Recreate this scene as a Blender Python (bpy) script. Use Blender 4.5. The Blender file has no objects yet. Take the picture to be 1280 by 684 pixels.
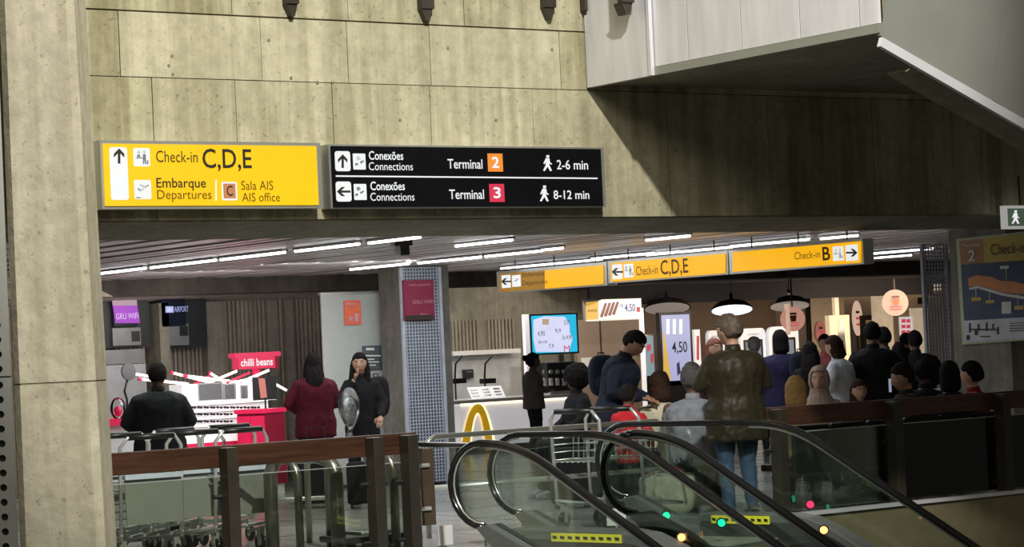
import bpy, bmesh, math, random
from mathutils import Vector, Matrix, noise
random.seed(7)
sc = bpy.context.scene
COL = sc.collection
# ---------------------------------------------------------------- camera (standing eye height, long lens)
FPX = 2984.0
YAW = math.radians(35.0); PITCH = math.atan(88/FPX); ROLL = math.radians(2.6)
EYE = Vector((0, 0, 1.7))
RGT = Vector((math.cos(YAW), -math.sin(YAW), 0)); FLAT = Vector((math.sin(YAW), math.cos(YAW), 0))
FWD = FLAT*math.cos(PITCH) + Vector((0, 0, 1))*math.sin(PITCH)
UPP = RGT.cross(FWD)
CX = RGT*math.cos(ROLL) - UPP*math.sin(ROLL)
CY = RGT*math.sin(ROLL) + UPP*math.cos(ROLL)
cam = bpy.data.objects.new('camera', bpy.data.cameras.new('camera')); COL.objects.link(cam)
cam.data.sensor_width = 36; cam.data.lens = FPX/1280*36; cam.data.clip_end = 300
cam.matrix_world = Matrix(((CX.x, CY.x, -FWD.x, EYE.x), (CX.y, CY.y, -FWD.y, EYE.y), (CX.z, CY.z, -FWD.z, EYE.z), (0, 0, 0, 1)))
sc.camera = cam
# ---------------------------------------------------------------- world, lights, exposure
w = bpy.data.worlds.new('hall_ambient'); sc.world = w; w.use_nodes = True
w.node_tree.nodes['Background'].inputs[0].default_value = (0.66, 0.62, 0.52, 1)
w.node_tree.nodes['Background'].inputs[1].default_value = 0.085
sc.view_settings.view_transform = 'Standard'; sc.view_settings.look = 'None'
sc.view_settings.exposure = 0.0; sc.view_settings.gamma = 1; sc.view_settings.use_curve_mapping = False
def lamp(name, kind, loc, power, color=(1, 1, 1), target=None, size=1.0, size_y=None, spot=60, blend=.4, rad=.3):
    l = bpy.data.lights.new(name, kind); l.energy = power; l.color = color
    o = bpy.data.objects.new(name, l); COL.objects.link(o); o.location = loc
    if kind == 'AREA':
        l.size = size
        if size_y: l.shape = 'RECTANGLE'; l.size_y = size_y
    if kind == 'SPOT': l.spot_size = math.radians(spot); l.spot_blend = blend; l.shadow_soft_size = rad
    if target is not None:
        o.rotation_euler = (Vector(target)-Vector(loc)).to_track_quat('-Z', 'Y').to_euler()
    return o
# flood lamp of the hall, high up on the camera side, that lights the concrete beam and throws the shadow of the steel box
LD = Vector((0.93, 1.9, -1.16))
flood = lamp('hall_flood_lamp', 'SPOT', Vector((12.7, 16.9, 3.94)) - LD*6.0, 9600, (1, .965, .87), target=(10.9, 16.9, 4.1), spot=46, blend=.35, rad=.22)
lamp('hall_soft_fill', 'AREA', (4, 3, 9.5), 560, (1, .93, .80), target=(12.5, 17, 1.5), size=4)  # unseen fill light, added to brighten surfaces that face the hall
lamp('concourse_fill', 'AREA', (15.5, 21.5, 2.6), 125, (.95, .97, 1), target=(15.5, 21.5, 0), size=7, size_y=4)  # added area fill on top of the ceiling tubes, for floor and crowd
lamp('trolley_bay_fill', 'AREA', (11, 20.5, 2.62), 75, (.9, 1, .93), target=(11, 20.5, 0), size=3, size_y=3)  # another added concourse fill, over the trolleys
lamp('kiosk_lamp', 'AREA', (13.2, 25.0, 2.5), 70, (1, .93, .95), target=(12.9, 27, 1.0), size=2)
lamp('partition_fill', 'AREA', (14.6, 23.4, 2.62), 38, (.95, 1, .96), target=(15.0, 26, .9), size=3, size_y=.5)  # area fill added to lift the pale partition
lamp('kiosk_wall_fill', 'AREA', (12.5, 27.2, 2.45), 22, (1, .9, .82), target=(12.0, 29, 1.4), size=4, size_y=.4)  # added fill that lifts the ribbed wall and the beam underside
lamp('counter_lamp', 'AREA', (20.5, 32.5, 2.5), 75, (1, .95, .85), target=(20.5, 33, 0), size=4, size_y=2)
lamp('food_court_lamp', 'AREA', (26.5, 32.0, 2.5), 110, (1, .82, .66), target=(27, 34, .8), size=6, size_y=2)
lamp('cafe_lamp', 'AREA', (31.5, 32.2, 2.45), 110, (1, .76, .52), target=(31.5, 34.5, .8), size=3, size_y=2)
# ---------------------------------------------------------------- photograph frame helpers: where a line of sight meets a real plane
def ray(px, py): return CX*((px-640)/FPX) + CY*((342-py)/FPX) + FWD
def onY(px, py, Y): d = ray(px, py); return EYE + d*(Y/d.y)
def onX(px, py, X): d = ray(px, py); return EYE + d*(X/d.x)
def onZ(px, py, z): d = ray(px, py); return EYE + d*((z-EYE.z)/d.z)
def onV(px, v, z=0.0):                      # ground point at depth v along the view, on the vertical through column px near horizon
    hy = 430-.045*(px-640); d = ray(px, hy); p = EYE + d*(v/d.dot(FLAT)); return Vector((p.x, p.y, z))
def hz(px): return 430-.045*(px-640)
# ---------------------------------------------------------------- materials
MATS = {}
def mat(name, col, rough=.6, metal=0, var=.12, scale=6, bump=0.0, spec=.5, em=None, stretch=None, lit=False):
    if name in MATS: return MATS[name]
    m = bpy.data.materials.new(name); m.use_nodes = True; nt = m.node_tree; N = nt.nodes; L = nt.links
    b = N['Principled BSDF']; b.inputs['Roughness'].default_value = rough; b.inputs['Metallic'].default_value = metal
    b.inputs['Specular IOR Level'].default_value = spec
    tc = N.new('ShaderNodeTexCoord'); mp = N.new('ShaderNodeMapping'); L.new(tc.outputs['Object'], mp.inputs[0])
    if stretch: mp.inputs['Scale'].default_value = stretch
    nz = N.new('ShaderNodeTexNoise'); nz.inputs['Scale'].default_value = scale; nz.inputs['Detail'].default_value = 4
    L.new(mp.outputs[0], nz.inputs['Vector'])
    r = N.new('ShaderNodeValToRGB'); r.color_ramp.elements[0].position = .3; r.color_ramp.elements[1].position = .7
    r.color_ramp.elements[0].color = tuple(c*(1-var) for c in col)+(1,); r.color_ramp.elements[1].color = tuple(min(1, c*(1+var)) for c in col)+(1,)
    L.new(nz.outputs[0], r.inputs[0]); L.new(r.outputs[0], b.inputs['Base Color'])
    if bump:
        bp = N.new('ShaderNodeBump'); bp.inputs['Strength'].default_value = bump; bp.inputs['Distance'].default_value = .02
        L.new(nz.outputs[0], bp.inputs['Height']); L.new(bp.outputs[0], b.inputs['Normal'])
    if em:
        b.inputs['Emission Strength'].default_value = em; L.new(r.outputs[0], b.inputs['Emission Color'])
        if lit:
            for lk in list(b.inputs['Base Color'].links): L.remove(lk)
            b.inputs['Base Color'].default_value = tuple(q*.12 for q in col)+(1,)
    MATS[name] = m; return m
def emi(name, col, s=1.0, var=.04): 
    return mat(name, col, .5, 0, var, 3, em=s, lit=True)
def concrete(name, base, dark, streak=.5, pits=.5):
    m = bpy.data.materials.new(name); m.use_nodes = True; nt = m.node_tree; N = nt.nodes; L = nt.links; b = N['Principled BSDF']
    b.inputs['Roughness'].default_value = .85; b.inputs['Specular IOR Level'].default_value = .25
    tc = N.new('ShaderNodeNewGeometry')
    def nz(scale, sx=1, sy=1, sz=1, det=5, rough=.6):
        mp = N.new('ShaderNodeMapping'); mp.inputs['Scale'].default_value = (sx, sy, sz); L.new(tc.outputs['Position'], mp.inputs[0])
        n = N.new('ShaderNodeTexNoise'); n.inputs['Scale'].default_value = scale; n.inputs['Detail'].default_value = det; n.inputs['Roughness'].default_value = rough
        L.new(mp.outputs[0], n.inputs['Vector']); return n.outputs[0]
    def ramp(src, a, bb, c0, c1):
        r = N.new('ShaderNodeValToRGB'); r.color_ramp.elements[0].position = a; r.color_ramp.elements[1].position = bb
        r.color_ramp.elements[0].color = c0; r.color_ramp.elements[1].color = c1; L.new(src, r.inputs[0]); return r.outputs[0]
    def mix(mode, f, a, c):
        x = N.new('ShaderNodeMix'); x.data_type = 'RGBA'; x.blend_type = mode; x.inputs[0].default_value = f
        L.new(a, x.inputs[6]); L.new(c, x.inputs[7]); return x.outputs[2]
    c = ramp(nz(1.1), .35, .65, dark+(1,), base+(1,))
    c = mix('MULTIPLY', .7, c, ramp(nz(9), .3, .7, (.72, .72, .70, 1), (1.1, 1.1, 1.08, 1)))
    c = mix('MULTIPLY', streak, c, ramp(nz(7, 1, 1, .06), .38, .62, (.62, .60, .52, 1), (1.08, 1.08, 1.05, 1)))
    c = mix('MULTIPLY', pits, c, ramp(nz(26, det=2), .30, .36, (.35, .33, .28, 1), (1, 1, 1, 1)))
    c = mix('MULTIPLY', pits*.8, c, ramp(nz(3.3, 1, 1, .6, det=8, rough=.75), .33, .42, (.55, .53, .45, 1), (1, 1, 1, 1)))
    L.new(c, b.inputs['Base Color'])
    bp = N.new('ShaderNodeBump'); bp.inputs['Strength'].default_value = .35; bp.inputs['Distance'].default_value = .02
    L.new(nz(14, det=6), bp.inputs['Height']); L.new(bp.outputs[0], b.inputs['Normal'])
    MATS[name] = m; return m
C_WALL = concrete('board_formed_concrete', (.51, .482, .352), (.41, .385, .272), .75, .5)
C_WALLS = [C_WALL, concrete('pale_board_formed_concrete', (.54, .51, .38), (.44, .415, .30), .6, .35), concrete('streaked_board_formed_concrete', (.48, .455, .32), (.34, .32, .215), 1.0, .5)]
C_COL = concrete('pillar_concrete', (.54, .50, .40), (.45, .415, .325), .45, .5)
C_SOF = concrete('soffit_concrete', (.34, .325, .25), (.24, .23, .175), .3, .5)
C_FAR = concrete('grey_concrete', (.33, .31, .26), (.24, .225, .19), .5, .4)
C_RIB = concrete('ribbed_concrete', (.42, .38, .32), (.31, .28, .235), .6, .3)
JOINT = mat('dark_joint_grout', (.20, .185, .125), .9)  # one dark grout tone for joints, tie holes and backing slab
STEEL = mat('brushed_steel', (.69, .69, .73), .38, .25, .10, 1.5, stretch=(1, 5, .8))
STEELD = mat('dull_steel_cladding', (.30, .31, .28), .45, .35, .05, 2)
CHROME = mat('chrome_tube', (.62, .64, .62), .25, .55, .05)
WOOD = mat('brown_rail_wood', (.052, .023, .013), .32, 0, .35, 5, stretch=(.5, 8, 8))
BRONZE = mat('dark_bronze_steel', (.045, .038, .028), .38, .3, .15)
BLACK = mat('black_plastic', (.012, .012, .013), .4)
RUBBER = mat('black_handrail_rubber', (.012, .012, .013), .16)
WHITE = mat('white_laminate', (.72, .72, .72), .4, 0, .03)
CREAM = mat('cream_panel', (.62, .52, .40), .5, 0, .05)
BROWNW = mat('brown_wood_panel', (.26, .185, .13), .5, 0, .12, 4, stretch=(1, 1, .1))
def glass(name, tint, refl=.08, ro=.02, gc=(.92, 1, .96, 1)):
    m = bpy.data.materials.new(name); m.use_nodes = True; nt = m.node_tree; N = nt.nodes; L = nt.links
    N.remove(N['Principled BSDF']); t = N.new('ShaderNodeBsdfTransparent'); t.inputs[0].default_value = tint+(1,)
    g = N.new('ShaderNodeBsdfGlossy'); g.inputs['Roughness'].default_value = ro; g.inputs[0].default_value = gc
    lw = N.new('ShaderNodeFresnel'); lw.inputs[0].default_value = 1.45
    ad = N.new('ShaderNodeMath'); ad.operation = 'ADD'; ad.inputs[1].default_value = refl; L.new(lw.outputs[0], ad.inputs[0])
    x = N.new('ShaderNodeMixShader'); L.new(ad.outputs[0], x.inputs[0]); L.new(t.outputs[0], x.inputs[1]); L.new(g.outputs[0], x.inputs[2])
    L.new(x.outputs[0], N['Material Output'].inputs[0]); MATS[name] = m; return m
GLASS = glass('balustrade_glass', (.90, .94, .92), .02)
GLASSD = glass('smoked_guard_glass', (.76, .78, .72), .03)
# ---------------------------------------------------------------- mesh helpers
def new(): return bmesh.new()
def bx(bm, x0, x1, y0, y1, z0, z1):
    x0, x1 = sorted((x0, x1)); y0, y1 = sorted((y0, y1)); z0, z1 = sorted((z0, z1))
    v = [bm.verts.new(p) for p in ((x0, y0, z0), (x1, y0, z0), (x1, y1, z0), (x0, y1, z0), (x0, y0, z1), (x1, y0, z1), (x1, y1, z1), (x0, y1, z1))]
    for f in ((0, 3, 2, 1), (4, 5, 6, 7), (0, 1, 5, 4), (1, 2, 6, 5), (2, 3, 7, 6), (3, 0, 4, 7)): bm.faces.new([v[i] for i in f])
    return bm
def obox(bm, c, ax, ay, az, hx, hy, hz_):      # oriented box, half sizes
    ax, ay, az = Vector(ax), Vector(ay), Vector(az); c = Vector(c)
    v = [bm.verts.new(c+ax*hx*i+ay*hy*j+az*hz_*k) for k in (-1, 1) for i, j in ((-1, -1), (1, -1), (1, 1), (-1, 1))]
    for f in ((0, 3, 2, 1), (4, 5, 6, 7), (0, 1, 5, 4), (1, 2, 6, 5), (2, 3, 7, 6), (3, 0, 4, 7)): bm.faces.new([v[i] for i in f])
    return bm
def prism(bm, pts, d):                          # closed polygon extruded by vector d
    d = Vector(d); a = [bm.verts.new(Vector(p)) for p in pts]; b = [bm.verts.new(Vector(p)+d) for p in pts]; n = len(a)
    try: bm.faces.new(a); bm.faces.new(b[::-1])
    except ValueError: pass
    for i in range(n): bm.faces.new((a[i], b[i], b[(i+1) % n], a[(i+1) % n]))
    return bm
def tube(bm, pts, r, n=8, flat=1.0, side=None, cap=True):
    pts = [Vector(p) for p in pts]; m = len(pts); rs = r if isinstance(r, (list, tuple)) else [r]*m
    rings = []; ref = None
    for i, p in enumerate(pts):
        t = (pts[min(i+1, m-1)]-pts[max(i-1, 0)]); t = t.normalized() if t.length > 1e-9 else Vector((0, 0, 1))
        if side is not None: s = Vector(side); s = (s - t*s.dot(t)).normalized()
        elif ref is None: s = t.cross(Vector((0, 0, 1))) if abs(t.z) < .9 else t.cross(Vector((0, 1, 0))); s.normalize()
        else: s = (ref - t*ref.dot(t)).normalized()
        ref = s; q = t.cross(s)
        rings.append([bm.verts.new(p + s*math.cos(2*math.pi*k/n)*rs[i] + q*math.sin(2*math.pi*k/n)*rs[i]*flat) for k in range(n)])
    for a, b in zip(rings, rings[1:]):
        for k in range(n): bm.faces.new((a[k], a[(k+1) % n], b[(k+1) % n], b[k]))
    if cap: bm.faces.new(rings[0][::-1]); bm.faces.new(rings[-1])
    return bm
def ell(bm, c, rx, ry, rz, seg=14, rng=9, rot=None, fn=None):
    c = Vector(c); rows = []
    for i in range(rng+1):
        th = math.pi*i/rng; row = []
        for k in range(seg if 0 < i < rng else 1):
            ph = 2*math.pi*k/seg; p = Vector((math.sin(th)*math.cos(ph), math.sin(th)*math.sin(ph), math.cos(th)))
            q = fn(p) if fn else Vector((p.x*rx, p.y*ry, p.z*rz))
            if rot: q = rot @ q
            row.append(bm.verts.new(c+q))
        rows.append(row)
    for i in range(rng):
        a, b = rows[i], rows[i+1]
        for k in range(seg):
            k2 = (k+1) % seg
            if len(a) == 1: bm.faces.new((a[0], b[k], b[k2]))
            elif len(b) == 1: bm.faces.new((a[k], b[0], a[k2]))
            else: bm.faces.new((a[k], b[k], b[k2], a[k2]))
    return bm
def disc(bm, c, n, r, th, seg=20, ex=None, squash=1.0):
    c, n = Vector(c), Vector(n).normalized(); ex = Vector(ex) if ex else n.cross(Vector((0, 0, 1))).normalized(); ey = n.cross(ex)
    return prism(bm, [c+ex*math.cos(2*math.pi*k/seg)*r+ey*math.sin(2*math.pi*k/seg)*r*squash for k in range(seg)], n*th)
def bxY(bm, x0, y0, x1, y1, Y, th=.02):        # box facing the camera side on the plane Y, spanning a part of the view
    xm, ym = (x0+x1)/2, (y0+y1)/2
    return bx(bm, onY(x0, ym, Y).x, onY(x1, ym, Y).x, Y, Y+th, onY(xm, y0, Y).z, onY(xm, y1, Y).z)
def bxX(bm, x0, y0, x1, y1, X, th=.02):
    xm, ym = (x0+x1)/2, (y0+y1)/2
    return bx(bm, X, X+th, onX(x0, ym, X).y, onX(x1, ym, X).y, onX(xm, y0, X).z, onX(xm, y1, X).z)
def root_of(o):
    v = Vector((0, 0, 0))
    while o is not None: v += o.location; o = o.parent
    return v
def obj(name, bm, m, parent=None, smooth=False, local=False, bevel=0):
    bmesh.ops.recalc_face_normals(bm, faces=bm.faces)
    me = bpy.data.meshes.new(name); 
    loc = Vector((0, 0, 0))
    if parent is None and len(bm.verts) and not local:
        xs = [v.co for v in bm.verts]; loc = Vector(((min(p.x for p in xs)+max(p.x for p in xs))/2, (min(p.y for p in xs)+max(p.y for p in xs))/2, min(p.z for p in xs)))
        bmesh.ops.translate(bm, verts=bm.verts, vec=-loc)
    elif parent is not None and not local: bmesh.ops.translate(bm, verts=bm.verts, vec=-root_of(parent))
    bm.to_mesh(me); bm.free(); me.materials.append(m)
    if smooth:
        for p in me.polygons: p.use_smooth = True
    o = bpy.data.objects.new(name, me); COL.objects.link(o); o.location = loc
    if parent: o.parent = parent
    if bevel:
        b = o.modifiers.new('bevel', 'BEVEL'); b.width = bevel; b.segments = 2; b.limit_method = 'ANGLE'
    return o
def tag(o, label, cat, group=None):
    o['label'] = label; o['category'] = cat
    if group: o['group'] = group
    return o
def thing(name, label, cat, loc=(0, 0, 0), rz=0, group=None):
    o = bpy.data.objects.new(name, None); COL.objects.link(o); o.location = loc; o.rotation_euler = (0, 0, rz); o.empty_display_size = .1
    return tag(o, label, cat, group)
def struct(o): o['kind'] = 'structure'; return o
def stuff(o): o['kind'] = 'stuff'; return o
def dup(src, loc, rz=None, label=None):
    r = src.copy(); COL.objects.link(r); r.location = loc
    if rz is not None: r.rotation_euler = (0, 0, rz)
    if label: r['label'] = label
    for ch in list(src.children):
        c = ch.copy(); COL.objects.link(c); c.parent = r
        for g in ch.children: d = g.copy(); COL.objects.link(d); d.parent = c
    return r
# ---- flat print on a real plane: text and pictograms; plane = ('Y', value) or ('X', value)
class Face:
    def __init__(s, kind, val, parent, lift=.012):
        s.k, s.v, s.p, s.l = kind, val, parent, lift
    def at(s, px, py, extra=0):
        return onY(px, py, s.v-s.l-extra) if s.k == 'Y' else onX(px, py, s.v-s.l-extra)
    def dep(s, d): return Vector((0, d, 0)) if s.k == 'Y' else Vector((d, 0, 0))
    def ext(s): return Vector((1, 0, 0)) if s.k == 'Y' else Vector((0, -1, 0))
    def poly(s, pts, m, name='symbol', extra=0, parent=None):
        bm = new(); prism(bm, [s.at(x, y, extra) for x, y in pts], s.dep(.004)); return obj(name, bm, m, parent or s.p)
    def polys(s, plist, m, name='symbol', extra=0):
        bm = new()
        for pts in plist: prism(bm, [s.at(x, y, extra) for x, y in pts], s.dep(.004))
        return obj(name, bm, m, s.p)
    def rect(s, x0, y0, x1, y1, m, name='panel', extra=0, rad=0):
        sl = -.0 ; a, b, c, d = s.at(x0, y0, extra), s.at(x1, y0, extra), s.at(x1, y1, extra), s.at(x0, y1, extra)
        # keep it square to the world: average the corners
        z1 = s.at((x0+x1)/2, y0, extra).z; z0 = s.at((x0+x1)/2, y1, extra).z
        l = s.at(x0, (y0+y1)/2, extra); r = s.at(x1, (y0+y1)/2, extra)
        if rad:
            W = (r-l).length; H = z1-z0; R = rad*min(W, H); e = s.ext(); pts = []
            for cx, cz, a0 in ((W-R, H-R, 0), (R, H-R, 90), (R, R, 180), (W-R, R, 270)):
                for k in range(4):
                    t = math.radians(a0+k*30); pts.append(Vector((l.x, l.y, z0))+e*(cx+R*math.cos(t))+Vector((0, 0, cz+R*math.sin(t))))
        else: pts = [Vector((l.x, l.y, z0)), Vector((r.x, r.y, z0)), Vector((r.x, r.y, z1)), Vector((l.x, l.y, z1))]
        bm = new(); prism(bm, pts, s.dep(.004)); return obj(name, bm, m, s.p)
    def text(s, t, x0, y0, x1, y1, m, name='lettering', extra=.004, bold=0.0):
        cu = bpy.data.curves.new('t', 'FONT'); cu.body = t; cu.size = 1; cu.extrude = 0; cu.offset = bold; cu.resolution_u = 3
        o = bpy.data.objects.new('t', cu); COL.objects.link(o); bpy.context.view_layer.update()
        me = bpy.data.meshes.new_from_object(o.evaluated_get(bpy.context.evaluated_depsgraph_get()))
        bpy.data.objects.remove(o); bm = new(); bm.from_mesh(me); bpy.data.meshes.remove(me)
        if not len(bm.verts): return None
        X0 = min(v.co.x for v in bm.verts); X1 = max(v.co.x for v in bm.verts); Y0 = min(v.co.y for v in bm.verts); Y1 = max(v.co.y for v in bm.verts)
        xm, ym = (x0+x1)/2, (y0+y1)/2
        l = s.at(x0, ym, extra); r = s.at(x1, ym, extra); z1 = s.at(xm, y0, extra).z; z0 = s.at(xm, y1, extra).z; W = (r-l).length; e = s.ext()
        for v in bm.verts:
            a = (v.co.x-X0)/(X1-X0)*W; b = (v.co.y-Y0)/(Y1-Y0)*(z1-z0); v.co = Vector((l.x, l.y, z0))+e*a+Vector((0, 0, b))
        return obj(name, bm, m, s.p)
    def arrow(s, x, y, h, d, m):             # d: 'up','left','right'
        t = h*.16
        P = [(-t/2, h/2), (-t/2, -h*.18), (-h*.34, h*.1), (-h*.34, -h*.14), (0, -h/2), (h*.34, -h*.14), (h*.34, h*.1), (t/2, -h*.18), (t/2, h/2)]
        if d == 'left': P = [(q, -p) for p, q in P]
        if d == 'right': P = [(-q, p) for p, q in P]
        return s.poly([(x+p, y+q) for p, q in P], m, 'arrow', .004)
    def man(s, x, y, h, m):                   # walking figure
        k = h/20
        def S(P): return [(x+a*k, y+b*k) for a, b in P]
        return s.polys([S([(-1.6, -10), (1.4, -10), (1.8, -8.5), (1, -6.8), (-1.4, -6.8), (-2, -8.5)]), S([(-2.5, -6.2), (1.8, -6.2), (2.6, -1), (5, .6), (4.4, 1.8), (1.4, .2), (1.8, 2.5), (5, 9.4), (2.9, 9.9), (-.4, 4), (-4, 9.9), (-5.8, 9.2), (-2.6, 2.4), (-2.4, -2), (-4.4, 1.2), (-5.4, .4)])], m)
    def desk(s, x, y, h, m):                  # check-in desk pictogram
        k = h/20
        def S(P): return [(x+a*k, y+b*k) for a, b in P]
        dot = lambda cx, cy, r: S([(cx+r*math.cos(t*math.pi/4), cy+r*math.sin(t*math.pi/4)) for t in range(8)])
        return s.polys([dot(-4, -7, 2), dot(3.5, -7.5, 2), S([(-6, -4), (-2, -4), (-2, -.5), (-6, -.5)]), S([(-8, -.2), (1, -.2), (1, 1.2), (-8, 1.2)]), S([(1.6, -4.6), (5.5, -4.6), (5.8, 9), (4, 9), (3.6, 2), (3, 9), (1.6, 9)]), S([(6.8, 3.5), (9, 3.5), (9, 9), (6.8, 9)])], m)
    def plane(s, x, y, h, m):
        k = h/20
        def S(P): return [(x+a*k, y+b*k) for a, b in P]
        return s.polys([S([(-8, -1), (-5.5, -1), (-3.6, 1.5), (1, -1.8), (-5, -5), (-3, -6), (4, -4), (8, -6.2), (9, -5), (7.5, -3.5), (-3, 4.4), (-5, 4)])], m)
# ================================================================ THE SETTING
YW = 16.9                                       # plane of the concrete beam and of the guard rails
FLOORM = mat('polished_grey_floor', (.36, .355, .345), .20, 0, .12, 1.5)
# floor: concourse behind the guard rails plus the landing in front of the escalators
bm = new(); bx(bm, 2, 60, 16.72, 48, -.45, 0); fl = struct(obj('floor', bm, FLOORM))
bm = new(); bx(bm, 2, 10.5, 15.0, 16.72, -.45, 0); bx(bm, 10.5, 13.2, 15.75, 16.72, -.45, 0); obj('landing_slab', bm, FLOORM, fl)
FASC = mat('beige_slab_edge', (.17, .15, .085), .6)
bm = new(); bx(bm, 13.3, 26, 16.69, 16.72, -1.2, -.015); obj('slab_edge', bm, FASC, fl)
bm = new(); bx(bm, 13.25, 26, 16.66, 16.74, -.015, .02); obj('edge_strip', bm, STEEL, fl)
bm = new(); bx(bm, 2, 30, 0, 24, -4.3, -4.2); struct(obj('floor', bm, FLOORM))
bm = new()
FL2 = mat('floor_joint', (.07, .07, .07), .5)
for k in range(18): bx(bm, 5, 40, 17.2+k*1.2, 17.208+k*1.2, 0, .0015)
for k in range(20): bx(bm, 6+k*1.2, 6.008+k*1.2, 16.72, 40, 0, .0015)
stuff(obj('floor_joint', bm, FL2, fl))
# concrete beam wall above the opening: backing slab, cast panels with recessed joints, chamfered underside
bm = new(); bx(bm, 4, 24, YW+.03, YW+.9, 2.79, 6.6); wf = struct(obj('wall_front', bm, JOINT))
zj = [2.79, 3.92, 4.44, 5.55, 6.6]
cols = [[-60, 60, 193, 297, 418, 540, 668, 835, 961, 1092, 1236, 1420], [-60, 60, 150, 327, 435, 538, 700, 860, 1010, 1140, 1236, 1420], [-60, 100, 290, 435, 580, 728, 880, 1020, 1180, 1420], [-60, 100, 290, 435, 580, 728, 880, 1020, 1180, 1420]]
for r in range(4):
    ym = [190, 85, 20, 0][r]; xs = [onY(c, ym, YW).x for c in cols[r]]
    for i in range(len(xs)-1):
        p = random.uniform(0, .006); bm = new(); bx(bm, xs[i]+.0035, xs[i+1]-.0035, YW-p, YW+.04, zj[r]+(.007 if r == 2 else .0035), zj[r+1]-(.007 if r == 1 else .0035))
        obj('concrete_panel', bm, C_WALLS[2] if i < 2 or (r, i) in ((0, 8), (1, 6)) else C_WALLS[(i*2+r) % 2], wf)
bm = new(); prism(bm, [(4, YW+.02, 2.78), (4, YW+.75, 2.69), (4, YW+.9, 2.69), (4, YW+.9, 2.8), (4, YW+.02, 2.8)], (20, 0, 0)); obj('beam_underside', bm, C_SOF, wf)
# round snap-tie holes left by the formwork
for px, py in ((215, 70), (211, 82), (216, 93), (336, 50), (364, 97), (397, 103), (416, 103), (560, 60), (620, 150), (690, 62), (500, 150)):
    bm = new(); disc(bm, onY(px, py, YW-.0065), (0, -1, 0), .013, .004, 8); obj('tie_hole', bm, JOINT, wf)
# corner pier beyond the beam's right end
bm = new(); bx(bm, onY(1246, 200, 16.85).x, onY(1268, 200, 16.85).x, 16.80, 17.3, 2.79, 6.6); struct(obj('trim_1', bm, C_WALL))
# ceiling: plane of steel slats over the concourse with dark gaps
bm = new(); bx(bm, 3, 34, 17.8, 27.4, 2.80, 2.9); ce = struct(obj('ceiling', bm, mat('dark_ceiling_void', (.06, .05, .045), .8)))
SLAT = mat('steel_ceiling_slat', (.74, .70, .69), .34, .45, .30, 1.6, stretch=(5, .35, 1))
bm = new(); x = 3.0
while x < 34: bx(bm, x, x+random.choice((.13, .15, .15)), 17.85, 27.35, 2.72+random.uniform(0, .012), 2.76); x += random.choice((.17, .17, .19, .23, .30))
stuff(obj('ceiling_slat', bm, SLAT, ce))
# far beam in front of shops and its sloped underside
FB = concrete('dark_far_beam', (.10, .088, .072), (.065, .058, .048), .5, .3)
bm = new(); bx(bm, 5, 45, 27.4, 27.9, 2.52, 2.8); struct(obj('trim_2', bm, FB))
bm = new(); prism(bm, [(5, 27.92, 2.545), (5, 28.95, 2.47), (5, 28.95, 2.6), (5, 27.92, 2.6)], (12.6, 0, 0)); struct(obj('trim_3', bm, concrete('pale_underside_concrete', (.66, .60, .56), (.42, .37, .34), .2, .3)))
# ribbed concrete wall at the left back
XR = onY(470, 400, 29.0).x
bm = new(); bx(bm, 6, XR, 29.0, 29.3, 0, 2.5); wl = struct(obj('wall_left', bm, C_RIB))
bm = new(); x = 9.0
while x < XR-.05: bx(bm, x, x+.032, 28.955, 29.0, .0, 2.46); x += .06+random.uniform(0, .012)
stuff(obj('wall_rib', bm, C_RIB, wl))
for a, b in ((188, 200), (205, 213), (259, 282), (340, 350), (362, 372)):
    bm = new(); bx(bm, onY(a, 420, 28.8).x, onY(b, 420, 28.8).x, 28.52 if a == 188 else 28.8 if a == 259 else 28.9, 29.0, 0, 2.45); obj('pilaster', bm, C_FAR, wl)
# back wall behind the burger counter: plain concrete above, ribs below
Yb = 34.5
bm = new(); bx(bm, onY(540, 400, Yb).x, onY(742, 400, Yb).x, Yb, Yb+.3, 0, 3.2); wb = struct(obj('wall_back', bm, C_FAR))
bm = new(); x0 = onY(562, 400, Yb).x; x1 = onY(662, 400, Yb).x; x = x0
zt = onY(600, 400, Yb).z; zb = onY(600, 440, Yb).z; k = 0
while x < x1:
    bx(bm, x, x+.035, Yb-.06, Yb, zb, zt); x += .075; k += 1
    if k % 8 == 0: x += .16
stuff(obj('wall_rib', bm, C_RIB, wb))
for px in (653, 690, 722):
    bm = new(); bx(bm, onY(px, 380, Yb).x-.01, onY(px, 380, Yb).x+.01, Yb-.004, Yb, 1.5, 3.2); obj('wall_joint', bm, JOINT, wb)
# brown back wall of the food court and cream cafe room
Yf = 36.5
bm = new(); bx(bm, onY(735, 400, Yf).x, onY(1012, 400, Yf).x, Yf, Yf+.3, 0, 3.2); wr = struct(obj('wall_right', bm, BROWNW))
bm = new(); bx(bm, onY(1012, 400, Yf-1).x, onY(1056, 400, Yf-1).x, Yf-1, Yf+.2, 0, 3.2); obj('cream_return_panel', bm, CREAM, wr)
bm = new(); bx(bm, onY(1040, 400, Yf+1.5).x, onY(1300, 400, Yf+1.5).x, Yf+1.5, Yf+1.8, 0, 3.2); struct(obj('wall_cafe', bm, CREAM))
for px in (1010, 1013):
    bm = new(); bx(bm, onY(px, 400, Yf-1.05).x-.012, onY(px, 400, Yf-1.05).x+.012, Yf-1.06, Yf-1, 0, 2.6); obj('door_jamb', bm, BLACK, wr)
BLKC = mat('black_shop_ceiling', (.012, .012, .016), .8)
bm = new(); bx(bm, onY(735, 375, 33).x, 45, 28.6, 38, 2.62, 2.7); struct(obj('ceiling_shop', bm, BLKC))
bm = new(); bx(bm, onY(738, 375, 33.4).x, onY(1168, 380, 33.4).x, 33.4, 33.5, onY(900, 377, 33.4).z, 2.65); struct(obj('trim_4', bm, BLKC))
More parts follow.
